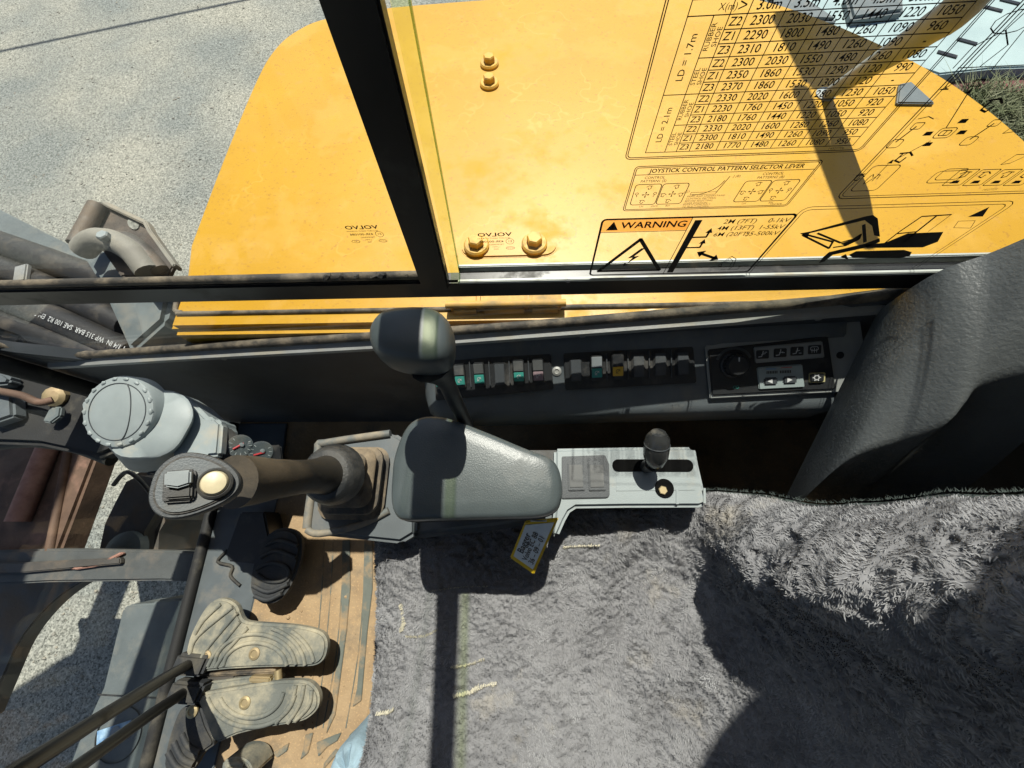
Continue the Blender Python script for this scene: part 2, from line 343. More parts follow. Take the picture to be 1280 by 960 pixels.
# ================================================================== YELLOW HOOD
HZ = .55
out = [(-.597, .325)] + [(p.x, p.y) for p in catmull([Vector((x, y, 0)) for x, y in ((-.595, .45), (-.590, .65), (-.577, .88), (-.558, .98), (-.52, 1.04), (-.456, 1.078), (-.30, 1.105), (.1, 1.115), (.36, 1.10), (.50, 1.055), (.64, .95), (.76, .816), (.83, .69), (.875, .55), (.895, .42))], 5)] + [(.90, .325)]
hood = thing('engine_hood', 'sun-bleached yellow sheet-metal hood beside the cab window', 'hood', (0, .7, .2))
bm = bmesh.new()
pts = [Vector((x, y, HZ)) for x, y in out]
a = [bm.verts.new(p) for p in pts]; b = [bm.verts.new(p - Vector((0, 0, .30))) for p in pts]; n = len(a)
top = bm.faces.new(a); bm.faces.new(b[::-1])
for i in range(n): bm.faces.new((a[i], b[i], b[(i + 1) % n], a[(i + 1) % n]))
bmesh.ops.bevel(bm, geom=[e for e in top.edges], offset=.028, segments=5, affect='EDGES')
fin(bm, 'lid', 'yellow', hood, 40)
low = [(-.606, .2875), (-.604, .62), (-.58, .93), (-.53, 1.055), (-.45, 1.095), (.1, 1.122), (.36, 1.105), (.51, 1.06), (.77, .82), (.885, .55), (.91, .2875)]
extr('lower_body', [Vector((x, y, HZ - .012)) for x, y in low], (0, 0, -.75), 'yellow', hood, .012)
tube('lid_seal', catmull([(-.60, .36, HZ - .011), (-.598, .335, HZ - .0105), (-.585, .3225, HZ - .0105), (-.5, .3205, HZ - .0105), (.3, .3205, HZ - .0105), (.88, .3205, HZ - .0105)], 4), .004, 'seal_rubber', hood, 8)
for px, py in ((612, 81), (612, 106)): bolt(hood, Pz(px, py, HZ), (0, 0, 1), .019)
sl0, sl1 = Pz(583, 308, HZ), Pz(690, 305, HZ)
cx = (sl0 + sl1) / 2
extr('slot_plate', [cx + Vector((x, y, -.004)) for x, y in rrect((sl1 - sl0).length + .02, .05, .024, 5)], (0, 0, .007), 'yellow', hood, .0025)
for px, py in ((596, 308), (668, 306)): bolt(hood, Pz(px, py, HZ + .003), (0, 0, 1), .021)
h0 = Pz(568, 384, HZ - .03); h1 = Pz(700, 381, HZ - .03); hin = None
for k, (t0, t1, nm) in enumerate(((0, .27, 'hinge_leaf'), (.275, .70, 'hinge_leaf'), (.705, 1, 'hinge_leaf'))):
    c0 = h0.lerp(h1, (t0 + t1) / 2); box(nm, (c0.x, .327, HZ - .018), (h1 - h0).length * (t1 - t0), .034, .05, 'yellow_dirty', hood, .006)
tube('hinge_pin', [(h0.x - .006, .318, HZ + .006), (h1.x + .006, .318, HZ + .006)], .006, 'yellow_dirty', hood, 10)
# small blue paper scrap on the seam
p = Pz(268, 383, HZ - .04); tag(extr('paper_scrap', [p + Vector(v) for v in ((-.012, -.004, .002), (.006, -.01, .002), (.013, .003, .002), (-.004, .01, .003))], (0, 0, .0012), 'paper'), 'tiny pale blue paper scrap on the yellow hood ledge', 'scrap')
# mirror arm on the hood, plus an unseen plate added to shade it
b0 = Pz(1030, 121, HZ - .004)
ma = thing('mirror_arm', 'pale grey mirror arm rising from the hood near its rounded rear corner', 'mirror arm', b0)
mx_ = b0.x
m1, m2, m3, m4 = Px(1075, 92, mx_), Px(1120, 64, mx_), Px(1165, 34, mx_), Px(1205, 4, mx_)
apath = catmull([b0, m1, m2, m3, m4, Vector((mx_, m4.y + .0, m4.z + .08)), Vector((mx_, m4.y + .01, .95)), Vector((mx_, .82, 1.15)), Vector((mx_, 1.17, 1.29))], 4)
tube('arm', apath, [float(np.interp(i, [0, 4, 8, 16, 24, 32], [.010, .014, .018, .022, .018, .016])) for i in range(len(apath))], 'plastic_grey', ma, 16)
extr('shadow_plate', [(mx_ - .01, 1.40, 1.30), (mx_ + .17, 1.42, 1.30), (mx_ + .22, 1.28, 1.30), (mx_ + .06, 1.14, 1.30), (mx_ + .01, 1.18, 1.30)], (0, 0, -.03), 'plastic_black', ma, .01)  # unseen plate, outlined to cast the broad shadow on the hood
lathe('base_plate', b0, (0, 0, 1), [(.018, -.002), (.018, .006), (.012, .009)], 'plastic_grey', ma, 16)
fb = Pz(1135, 122, HZ)
tag(extr('foot_bracket', [fb + Vector(v) for v in ((-.03, -.02, -.002), (.035, -.025, -.002), (.012, .035, -.002), (-.01, .03, -.002))], (0, 0, .008), 'steel_slate', None, .002), 'small dark bracket bolted to the hood beside the mirror arm', 'bracket')

# ================================================================== BOOM AND STEEL IN FRONT OF THE CAB
def Q(px, py, z): return Pz(px, py, z)
bm_t = thing('boom', 'slate grey boom beam in front of the yellow hood', 'boom', (-1.2, .55, 0))
extr('boom_plate', [Q(-60, 228, .34), Q(0, 262, .34), (Q(150, 338, .34)), Q(148, 352, .34), Q(0, 292, .34), Q(-60, 262, .34)], (0, 0, -.05), 'steel_slate', bm_t, .004)
extr('boom_web', [Q(-60, 262, .30), Q(0, 294, .30), Q(150, 355, .30), Q(225, 395, .30), Q(250, 455, .30), Q(-60, 440, .30)], (0, 0, -.30), 'steel_dark', bm_t, .01)
hs = [((-40, 290), (60, 325), (190, 372), .34, .030), ((-40, 320), (40, 350), (160, 408), .335, .028), ((-40, 356), (40, 386), (165, 442), .335, .030), ((-40, 388), (30, 412), (150, 452), .33, .024)]
labs = ['black hydraulic hose nearest the slate boom plate', 'dirty black hydraulic hose beside the lettered hose', 'black hydraulic hose printed with a white line of lettering', 'dusty hydraulic hose lying along the window seal']
for k, (p, q, r, z, rad) in enumerate(hs):
    ho = tube('hydraulic_hose', catmull([Q(*p, z), Q(*q, z + .01), Q(*r, z - .01)], 6), rad, 'hose', None, 14); tag(ho, labs[k], 'hose', 'hydraulic hoses along the boom')
    if k == 2:
        s0 = Q(30, 385, z + .03); s1 = Q(160, 437, z + .03); R = (s1 - s0).normalized(); n_ = Vector((.25, -.25, 1)).normalized(); U = n_.cross(R)
        fl = Flat(s0 + n_ * .006, -R, -U); fl.text('1 1/4 IN  WP 315 BAR  SAE 100 R2  EN 856 4SP', -(s1 - s0).length * .5, 0, .016, sx=.95, bold=.006); fl.build('lettering', 'white_ink', ho)
for t in (.08, .5):
    pass
tag(box('hose_clip', Q(28, 343, .375), .03, .05, .012, 'alu', None, .003, X=(.9, .3, 0)), 'shiny metal clip strapped on the hydraulic hoses', 'clip')
br = thing('steel_bracket', 'worn steel bracket with round tube and oval holes at the boom foot', 'bracket', Q(160, 310, .3))
extr('plate', [Q(a, b, .44) for a, b in ((121, 253), (132, 254), (180, 277), (186, 288), (218, 330), (214, 336), (210, 345), (150, 345), (118, 300))], (0, 0, -.012), 'rust_dark', br, .003)
extr('plate_lip', [Q(a, b, .452) for a, b in ((121, 251), (134, 252), (182, 275), (188, 287), (219, 330), (215, 333), (184, 290), (178, 279), (131, 257))], (0, 0, -.02), 'dusty_steel', br, .002)
tube('tube', [Q(122, 257, .455), Q(96, 306, .455)], .017, 'steel_dark', br, 16)
lathe('hole_rim', Q(167, 280, .4415), (0, 0, 1), [(.020, -.002), (.020, .0012), (.0185, .0012)], 'asphalt', br, 20, sx=.5)
lathe('hole_rim', Q(178, 305, .4415), (0, 0, 1), [(.006, -.002), (.006, .0012), (.005, .0012)], 'asphalt', br, 16, sx=.6)
tube('clamp', catmull([Q(104, 312, .46), Q(118, 300, .475), Q(140, 301, .48), Q(165, 315, .475), Q(185, 340, .46)], 5), .022, 'dusty_steel', br, 14)
tube('clamp', catmull([Q(140, 298, .46), Q(160, 300, .47), Q(180, 315, .465), Q(200, 338, .45)], 5), .016, 'steel_dark', br, 14)
hexhead('bolt', Q(133, 298, .50), (.1, .1, 1), .011, .012, 'plastic_grey', br)
extr('foot', [Q(a, b, .40) for a, b in ((95, 310), (150, 312), (215, 350), (205, 400), (160, 440), (120, 350))], (0, 0, -.2), 'steel_slate', br, .01)

rb_ = thing('ground_shade_rig', 'unseen slab and post added in front of the cab to shade the ground', 'shade blocker', (-2.05, .5, GZ))  # unseen blocker, outlined to shade the ground and steel below
extr('shade_slab', [(-1.38, 1.35, 1.72), (-1.80, 1.35, 1.72), (-1.83, .96, 1.72), (-2.13, .82, 1.72), (-2.55, .52, 1.72), (-2.62, -.6, 1.72), (-1.38, -.6, 1.72)], (0, 0, .25), 'rust', rb_, .03)
extr('shade_post', [(-2.12, .46, GZ), (-1.98, .46, GZ), (-1.98, .56, GZ), (-2.12, .56, GZ)], (0, 0, 2.75), 'rust', rb_, .01)  # added to throw a dark strip on the ground
# steel seen down through the front glass
rs = thing('rusty_bucket_arm', 'rust-brown steel arm seen down through the front glass', 'steel arm', Q(20, 620, -.3))
extr('side_plate', [Q(a, b, -.12) for a, b in ((-80, 520), (45, 540), (124, 556), (72, 692), (-80, 700))], (0, 0, -.08), 'rust', rs, .01)
tube('sunlit_bar', [Q(70, 535, -.10), Q(22, 652, -.10)], .028, 'pink_rust_and_sun', rs, 16)  # added rod; its pink colour stands in for sunlight on the rust
tube('rust_ridge', [Q(88, 550, -.117), Q(62, 690, -.117)], .012, 'rust', rs, 10)
bf = thing('swing_post', 'dark rounded swing post casting between the sunlit ground strips', 'casting', Q(160, 640, GZ))
extr('body', [Q(a, b, -.42) for a, b in ((152, 596), (176, 584), (205, 590), (205, 640), (190, 665), (188, 700), (112, 700), (122, 655), (135, 628))], (0, 0, -.60), 'steel_dark', bf, .03, 3)
lathe('cap', Q(152, 690, -.40), (0, 0, 1), [(.075, -.03), (.07, 0), (.04, .012), (.001, .016)], 'steel_slate', bf, 24)
tube('grease_line', catmull([Q(142, 606, -.40), Q(160, 590, -.36), Q(185, 612, -.38), Q(200, 640, -.40)], 5), .008, 'hose', bf, 8)
xb = thing('cross_beam', 'dark steel cross beam running forward from the cab floor edge', 'beam', Q(120, 708, -.3))
extr('web', [Q(a, b, -.10) for a, b in ((-80, 690), (60, 686), (233, 689), (246, 690), (240, 727), (200, 726), (60, 728), (-80, 735))], (0, 0, -.05), 'steel_worn', xb, .006)
extr('top_flange', [Q(a, b, -.085) for a, b in ((-80, 704), (30, 703), (150, 697), (150, 705), (30, 716), (-80, 720))], (0, 0, -.016), 'steel_dark', xb, .003)
extr('worn_edge', [Q(a, b, -.088) for a, b in ((76, 710), (96, 705), (112, 702), (118, 706), (150, 690), (154, 692), (122, 708), (95, 712))], (0, 0, -.011), 'pink_rust_and_sun', xb, .002)
gd = catmull([Q(a, b, -.30) for a, b in ((172, 703), (150, 714), (110, 724), (75, 745), (45, 774), (22, 806), (4, 845), (-20, 900))], 4)
tag(extr('curved_guard', gd + [Q(-120, 900, -.30), Q(-120, 690, -.30), Q(120, 690, -.30)], (0, 0, -.05), 'steel_dark', None, .008), 'dark curved steel guard below the cross beam', 'guard')
cv = thing('step_cover', 'dark grey plastic step cover outside the front glass with round emblem', 'cover', Q(165, 850, -.3))
extr('panel', [Q(a, b, -.08) for a, b in ((152, 762), (160, 756), (192, 754), (196, 750), (250, 747), (240, 800), (205, 1000), (70, 1000), (96, 930), (128, 860))], (0, 0, -.1), 'cover_grey', cv, .012, 3)
ec = Q(148, 918, -.078)
tube('emblem_ring', [ec + Vector((.058 * math.cos(a), .058 * math.sin(a), 0)) for a in np.linspace(0, 6.283, 41)[:-1]], .0014, 'plastic_black', cv, 6, closed=True)
box('emblem_sticker', ec + Vector((-.012, .004, .001)), .085, .03, .002, 'sticker_blue', cv, .0005, X=(.95, .3, 0))
lathe('emblem_disc', ec + Vector((-.008, .005, .0022)), (0, 0, 1), [(.013, -.002), (.013, .0006), (.006, .0006)], 'chrome_grey', cv, 24)
extr('parting_line', [Q(a, b, -.079) for a, b in ((122, 869), (210, 874), (210, 872), (122, 867))], (0, 0, .0012), 'plastic_black', cv)

# ================================================================== CAB SHELL
YW = .28
def sillz(x):
    z = .566 + .14 * x if x > -.129 else .548 + .098 * (x + .129)
    return z if x > -.74 else z + (abs(x + .74) / .2) ** 2 * .09
fl_ = struct(box('cab_floor', (.02, -.33, -.05), 1.78, 1.22, .10, 'floor_dirt', None, .004))
xs = [-.98, -.9, -.8, -.7, -.5, -.2, .1, .3, .5, .62, .80, .95]
v = []; f = []
def wallz(x): return sillz(x) if x < .46 else sillz(.46) + (x - .46) * .62
for x in xs:
    z = wallz(x); v += [(x, .268, z - .022), (x, .268, -.35), (x, .284, -.35), (x, .284, z - .012)]
for i in range(len(xs) - 1):
    a, b = 4 * i, 4 * i + 4
    for k in range(4): f.append((a + k, a + (k + 1) % 4, b + (k + 1) % 4, b + k))
f += [(0, 1, 2, 3), tuple(4 * len(xs) - 4 + k for k in (3, 2, 1, 0))]
struct(pydata('cab_side_wall', v, f, 'plastic_dark'))
struct(box('cab_roof', (.02, -.34, 1.72), 1.9, 1.30, .06, 'roof_liner', None, .02))
struct(box('cab_rear_wall', (.97, -.33, .80), .04, 1.24, 1.8, 'trim_vinyl', None, .01))
struct(box('cab_left_wall', (.10, -.965, .55), 1.70, .04, 1.3, 'trim_vinyl', None, .01))
# unseen rear corner of the cab, its slanted edge shaped to shade the seat
struct(extr('cab_rear_corner', [(.98, YW - .006, wallz(.95)), (.98, YW - .006, 1.70), (.22, YW - .006, 1.70), (.29, YW - .006, 1.50), (.36, YW - .006, 1.36), (.46, YW - .006, 1.24), (.60, YW - .006, 1.14), (.72, YW - .006, 1.02), (.80, YW - .006, wallz(.80))], (0, .03, 0), 'trim_vinyl', None, .004))  # unseen; slanted edge shaped to shade the seat
struct(extr('cab_front_pillar', [(-.99, YW - .01, .40), (-.99, YW - .01, 1.70), (-.90, YW - .01, 1.70), (-.93, YW - .01, 1.0), (-.91, YW - .01, .50)], (0, .035, 0), 'plastic_dark', None, .006))
struct(tube('cab_left_pillar', [(-.95, -.93, 0), (-.97, -.93, .6), (-.93, -.93, 1.70)], .035, 'plastic_dark'))

# side window: rail, mullion, panes, seals
sw = thing('side_window', 'dusty sliding side window in the cab wall', 'window', (0, YW, .56))
RZ0, RZ1 = .6455, .6815
def pane(nm, x0, x1, z0, z1, y, m, th=.004):
    f0 = z0 if callable(z0) else (lambda x: z0)
    xx = np.linspace(x0, x1, 12 if callable(z0) else 2)
    return extr(nm, [Vector((x, y, f0(x))) for x in xx] + [Vector((x1, y, z1)), Vector((x0, y, z1))], (0, th, 0), m, sw, 0, smooth=10)
pane('lower_pane', -.97, .60, lambda x: wallz(x) - .005, RZ0 + .004, YW + .004, 'glass')
def lean(x, z): return x + .066 * (z - .675)
pane('rear_pane', -.115, .80, lambda x: max(RZ1 - .005, wallz(x) - .004), 1.68, YW - .002, 'glass')
pane('front_pane', -.965, -.105, RZ1 - .005, 1.68, YW + .010, 'glass')
def upright(nm, xa, xb, y, th, m, bev=0):
    return extr(nm, [(lean(xa, RZ1 - .008), y, RZ1 - .008), (lean(xb, RZ1 - .008), y, RZ1 - .008), (lean(xb, 1.69), y, 1.69), (lean(xa, 1.69), y, 1.69)], (0, th, 0), m, sw, bev)
upright('pane_edge', -.0875, -.0862, YW + .0045, .003, 'glass_green')
upright('overlap_strip', -.098, -.0875, YW + .0035, .002, 'glass_overlap')
upright('mullion', -.134, -.100, YW - .012, .0145, 'paint_black', .002)
extr('rail', [(-.97, YW - .006, RZ0), (.53, YW - .006, RZ0), (.60, YW - .006, RZ1), (-.97, YW - .006, RZ1)], (0, .0155, 0), 'paint_black', sw, .003)
extr('channel', [(-.088, YW - .007, RZ1 - .004), (.52, YW - .007, RZ1 - .004), (.52, YW - .007, RZ1 + .0012), (-.088, YW - .007, RZ1 + .0012)], (0, .004, 0), 'channel_pale', sw, .0008)
extr('channel', [(-.088, YW + .010, RZ1 - .012), (.56, YW + .010, RZ1 - .012), (.56, YW + .010, RZ1 + .0075), (-.088, YW + .010, RZ1 + .0075)], (0, .004, 0), 'channel_pale', sw, .001)
tube('felt_seal', [(-.96, YW + .002, RZ1 + .003), (-.55, YW + .002, RZ1 + .004), (-.134, YW + .002, RZ1 + .004)], .0055, 'seal_rubber', sw, 10)
lathe('rivet', (.046, YW - .0072, RZ1 - .0012), (0, -1, 0), [(.003, 0), (.0026, .001), (.001, .0014)], 'alu', sw, 12)
for k in range(6):
    x = -.25 + .02 * k + rng.normal() * .006; r_ = .0022 + .003 * rng.random()
    lathe('dirt_crumb', (x, YW - .001, RZ1 + .008), (rng.normal() * .4, rng.normal() * .4, 1), [(r_ * .5, -.003), (r_ * 1.2, .000), (r_ * .7, r_), (r_ * .2, r_ * 1.3)], 'seal_rubber' if k % 2 else 'rubber', sw, 6, sx=1.2 + rng.random(), smooth=10)
spts = [(-.975, .80), (-.955, .64), (-.935, .56), (-.90, .505), (-.85, .482), (-.79, .480), (-.70, .490)] + [(x, sillz(x)) for x in (-.55, -.3, 0, .25, .42)] + [(.49, .648), (.56, .70), (.66, .765), (.80, .86)]
tube('seal', catmull([(x, YW - .003, z - .004) for x, z in spts], 6), .0074, 'seal_rubber', sw, 10)
tube('seal_lip', catmull([(x, YW - .008, z - .015) for x, z in spts], 6), .005, 'rubber', sw, 8)
lg = [(-.90, .455), (-.85, .460), (-.70, .476)] + [(x, sillz(x) - .015) for x in (-.5, -.2, .1, .3, .46)]
lp = catmull([(x, .2620, z + .001) for x, z in lg], 4)
rings = [[p + Vector(q) for q in ((0, .0100, .005), (0, -.002, .001), (0, -.003, -.006), (0, .0100, -.006))] for p in lp]
loft('ledge', rings, 'alu', sw, 20)
for x in (-.55, -.2, .08, .40): lathe('ledge_screw', (x, .268, sillz(x) - .036), (0, -1, 0), [(.005, 0), (.0045, .0015), (.001, .0018)], 'alu', sw, 12)

# front window below the knees
fw = thing('front_window', 'lower front glass of the cab, dusty and sloping', 'window', (-.88, -.3, 0))
def fx(z): return -.885 - .10 * z
extr('pane', [(fx(.0), .24, .0), (fx(.0), -.92, .0), (fx(.62), -.92, .62), (fx(.62), .24, .62)], (-.004, 0, 0), 'glass', fw)
tube('lower_seal', [(fx(0) + .008, .262, .012), (fx(0) + .008, -.92, .012)], .014, 'rubber', fw, 10)
tube('corner_seal', catmull([(fx(.02), .20, .012), (fx(.1), .235, .08), (fx(.4), .25, .4), (fx(.6), .25, .6)], 5), .016, 'rubber', fw, 10)
# dark corner panel with wiring below the front end of the side window
cp = thing('corner_trim', 'black corner trim with loose fittings below the window\'s rounded front corner', 'trim', (-.9, .24, .2))
extr('panel', [Q(a, b, .30) for a, b in ((-60, 425), (60, 452), (120, 470), (150, 560), (120, 572), (45, 556), (-60, 552))], (0, 0, -.04), 'rubber', cp, .01)
tube('arched_edge', catmull([Q(-40, 560, .27), Q(30, 552, .27), Q(60, 553, .275), Q(100, 560, .275), Q(140, 575, .27)], 4), .014, 'rubber', cp, 10)
lathe('brass_fitting', Q(70, 496, .31), (.3, -.3, 1), [(.022, -.01), (.022, .006), (.014, .012), (.005, .014)], 'brass', cp, 12, smooth=20)
extr('lever_plate', [Q(a, b, .325) for a, b in ((52, 527), (62, 508), (76, 508), (74, 520), (62, 529))], (0, 0, -.012), 'steel_slate', cp, .003)
extr('grey_block', [Q(a, b, .33) for a, b in ((-20, 458), (4, 466), (12, 472), (8, 480), (-20, 482))], (0, 0, -.03), 'plastic_slate', cp, .006)
extr('grey_block', [Q(a, b, .33) for a, b in ((-20, 488), (14, 492), (16, 520), (-20, 532))], (0, 0, -.03), 'plastic_slate', cp, .006)
tube('wiring', catmull([Q(-20, 486, .34), Q(25, 494, .345), Q(48, 503, .34), Q(66, 500, .33)], 5), .008, 'rust', cp, 8)
# ================================================================== PRINT ON THE GLASS
YS = YW - .0035
fR, fU = (1, 0, 0), (0, 0, 1)
def wl(px, py): p = Py(px, py, YS); return (p.x, p.z)      # a pixel on the inner face of the rear pane
def sticker(name, label, x0, z0): return thing(name, label, 'sticker', (x0, YS, z0))
def F(): return Flat((0, YS, 0), fR, fU)
# load chart
st = sticker('load_chart_sticker', 'clear window sticker with the big table of lifting loads', .17, .842)
gx0, gx1, gy0 = .0925, .2525, .8475
gx = [.0925, .1075, .1165, .1265] + [.1265 + .02075 * k for k in range(1, 7)]
gx1 = gx[-1]; hb = wl(780 + 345 / 4.923, 105 / 4.923)[1]; rh = (hb - gy0) / 12; ht = hb + rh * 1.05
b1 = F(); b1.rr(.0775, .842, .2605, ht + .02, .004, .0007); b1.rr(.0790, .8435, .2590, ht + .0185, .003, .0007)
for k in range(13):
    x0 = gx[2] if k % 6 else gx[0]
    if k % 3 == 0 and k % 6: x0 = gx[1]
    b1.line([(x0, gy0 + rh * k), (gx1, gy0 + rh * k)], .0006)
b1.line([(gx[2], ht), (gx1, ht)], .0006)
for k, x in enumerate(gx): b1.line([(x, gy0), (x, ht if k >= 2 else (hb if k == 1 else ht))], .0006)
b1.line([(gx[0], ht), (gx[2], ht)], .0006)
b1.build('table_lines', 'print_fine', st)
rows = '''2180 1770 1480 1260 1080 950|2300 1810 1490 1260 1090 950|2330 2020 1600 1280 1260 1080|2180 1760 1440 1220 1050 920|2230 1760 1450 1220 1050 920|2330 2020 1600 1280 1230 1050|2370 1860 1530 1300 1120 -|2350 1860 1530 1290 1120 990|2300 2030 1550 1480 1260 1080|2310 1810 1490 1260 1090 -|2290 1800 1480 1260 1090 960|2300 2030 1550 1440 1220 1050'''.split('|')
t1 = F()
for r, row in enumerate(rows):
    y = gy0 + rh * (r + .5)
    t1.text(('Z3', 'Z1', 'Z2')[r % 3], (gx[2] + gx[3]) / 2, y, .0064, bold=.012)
    for c, s in enumerate(row.split()): t1.text(s, (gx[3 + c] + gx[4 + c]) / 2, y, .0068, bold=.012)
for c, s in enumerate(('3.0m', '3.5m', '4.0m', '4.5m', '5.0m', '5.5m')): t1.text(s, (gx[3 + c] + gx[4 + c]) / 2, hb + rh * .5, .0070, bold=.014)
t1.text('X(m)', (gx[1] + gx[2]) / 2 + .002, hb + rh * .5, .0050); t1.text('>', (gx[2] + gx[3]) / 2 + .0005, hb + rh * .5, .009)
for k, s in enumerate(('STEEL\nSHOE', 'RUBBER\nSHOE', 'STEEL\nSHOE', 'RUBBER\nSHOE')): t1.text(s, (gx[1] + gx[2]) / 2, gy0 + rh * (3 * k + 1.5), .0042, rot=math.pi / 2, bold=.006)
t1.text('LD = 2.1m', (gx[0] + gx[1]) / 2, gy0 + rh * 3, .0062, rot=math.pi / 2, bold=.006); t1.text('LD = 1.7m', (gx[0] + gx[1]) / 2, gy0 + rh * 9, .0062, rot=math.pi / 2, bold=.006)
t1.text('14527706', .240, gy0 - .0022, .0030)
t1.build('lettering', 'print', st)
# joystick pattern selector
st = sticker('pattern_selector_sticker', 'window sticker headed joystick control pattern selector lever', .16, .786)
q = F(); q.rr(.088, .7865, .238, .835, .003, .0007); q.rr(.0895, .788, .2365, .8335, .002, .0007); q.line([(.0895, .8265), (.2365, .8265)], .0006)
def crossarrows(q, x, y, s):
    for a, b in ((1, 0), (-1, 0), (0, 1), (0, -1)):
        q.line([(x + a * s * .2, y + b * s * .2), (x + a * s * .9, y + b * s * .9)], s * .22)
        q.poly([(x + a * s * 1.3, y + b * s * 1.3), (x + a * s * .7 - b * s * .35, y + b * s * .7 + a * s * .35), (x + a * s * .7 + b * s * .35, y + b * s * .7 - a * s * .35)])
def bucket(q, x, y, s, f=1):
    q.line([(x - s * f, y + s * .6), (x + s * .2 * f, y + s * .7), (x + s * .9 * f, y + s * .2)], s * .22); q.line([(x - s * .6 * f, y + s * .5), (x - s * .7 * f, y - s * .5), (x + s * .1 * f, y - s * .8), (x + s * .3 * f, y - s * .1)], s * .22)
def hook(q, x, y, s, f=1):
    q.line([(x + s * .5 * math.cos(a), y + s * .5 + s * .5 * math.sin(a)) for a in [k * .8 for k in range(9)]], s * .2); q.line([(x, y), (x + .3 * s * f, y - s * .9)], s * .2)
for cx0 in (.093, .186):
    for k in range(2):
        x = cx0 + .0235 * k; q.rr(x, .7935, x + .0225, .8165, .0025, .0007); m_ = (x + .0112, .805); crossarrows(q, *m_, .0028)
        e = .0026
        if (cx0 < .1) ^ (k == 1): hook(q, m_[0] - .008, m_[1], e); hook(q, m_[0] + .008, m_[1], e, -1)
        else: bucket(q, m_[0] - .0075, m_[1] - .001, e); bucket(q, m_[0] + .0075, m_[1] - .001, e, -1)
        bucket(q, m_[0] + .001, m_[1] + .008, e, -1); bucket(q, m_[0] - .001, m_[1] - .008, e)
q.line([(.146 + .022 * math.sin(a), .803 + .018 * (1 - math.cos(a * 1.0)) + 0) for a in [k * .2 for k in range(8)]], .0007)
q.line([(.144, .8035), (.166, .8035), (.166, .806), (.144, .806)], .0004, True); q.line([(.166, .805), (.170, .822)], .0007)
q.text('JOYSTICK CONTROL PATTERN SELECTOR LEVER', .1635, .8300, .0057, sx=1.0, bold=.02)
q.text('CONTROL\nPATTERN1 (S)', .107, .8215, .0036, bold=.006); q.text('CONTROL\nPATTERN2 (B)', .205, .8215, .0036, bold=.006)
q.text('J (B)', .176, .822, .0034); q.text('(S)1', .140, .807, .0034)
q.text('READ AND UNDERSTAND\nCONTROL PATTERN\nBEFORE SELECTING\nLEVER POSITION.', .142, .7975, .0027, 'LEFT', sx=1.05); q.text('ROTATE LEVER FULLY\nTO SELECT PATTERN.', .142, .7905, .0024, 'LEFT', sx=1.05)
for s, x in (('LH', .104), ('(ISO)', .116), ('RH', .128), ('LH', .197), ('RH', .221)): q.text(s, x, .7912, .0030)
q.text('14527678', .2265, .7895, .0026)
q.build('lettering', 'print_fine', st)
# high voltage warning
st = sticker('voltage_warning_sticker', 'high voltage WARNING window sticker with lightning triangle and distances', .16, .686)
x0, x1, z0, z1, xm = .0710, .2540, .6865, .7765, .157
fl = F(); fl.poly([(xm, .7585), (xm, z1 - .001), (x0 + .001, z1 - .001), (x0 + .001, .7585)][::-1], 0); o = fl.build('header_panel', 'warn_orange', st)
q = Flat((0, YS - .0006, 0), fR, fU); q.rr(x0, z0, x1, z1, .004, .0022); q.line([(x0, .7585), (xm, .7585)], .0008); q.line([(xm, z0), (xm, z1)], .0008)
q.text('WARNING', .1225, .7675, .0120, sx=1.10, bold=.02)
q.poly([(.0765, .7615), (.0885, .7615), (.0825, .7735)]); 
q.line([(.0800, .694), (.1500, .694), (.1150, .747)], .0042, True)
q.poly([(.1195, .733), (.1085, .7165), (.1140, .7175), (.1095, .7065), (.1210, .7205), (.1150, .7195), (.1235, .733)])
q.poly([(.1065, .7025), (.1120, .7055), (.1070, .7085)])
q.poly([(.1605, z0 + .002), (.1675, z0 + .002), (.1675, z1 - .004), (.1605, z1 - .004)])
for zz in (.748, .732):
    q.line([(.167, zz), (.181, zz), (.181, zz + .007)], .0022); q.poly([(.1775, zz + .006), (.1845, zz + .006), (.181, zz + .013)])
q.line([(.186, .722), (.205, .713)], .0036); q.poly([(.181, .7245), (.1905, .7265), (.187, .7155)]); q.poly([(.210, .7105), (.2005, .7085), (.204, .7195)])
for k, (a, b) in enumerate((('2M (7FT)', '0-1kV'), ('4M (13FT)', '1-55kV'), ('6M (20FT)', '55-500kV'))):
    z = .7690 - .0090 * k; q.text(a, .2050, z, .0084, bold=.002); q.text(b, .2515, z, .0084, 'RIGHT', bold=.004)
q.build('lettering', 'print', st)
q = Flat((0, YS - .0006, 0), fR, fU); q.line([(.214, .700), (.222, .716), (.229, .711), (.232, .698), (.230, .692)], .0007); q.line([(.216, .700), (.222, .712), (.227, .708), (.228, .699)], .0006); q.line([(.214, .700), (.219, .697), (.217, .703)], .0007); q.line([(.221, .692), (.240, .692), (.240, .697)], .0006)
q.build('outline_print', 'print_fine', st)
q = Flat((0, YS - .0012, 0), fR, fU); q.text('!', .0825, .7655, .010, bold=.04); q.build('exclamation_mark', 'warn_orange', st)
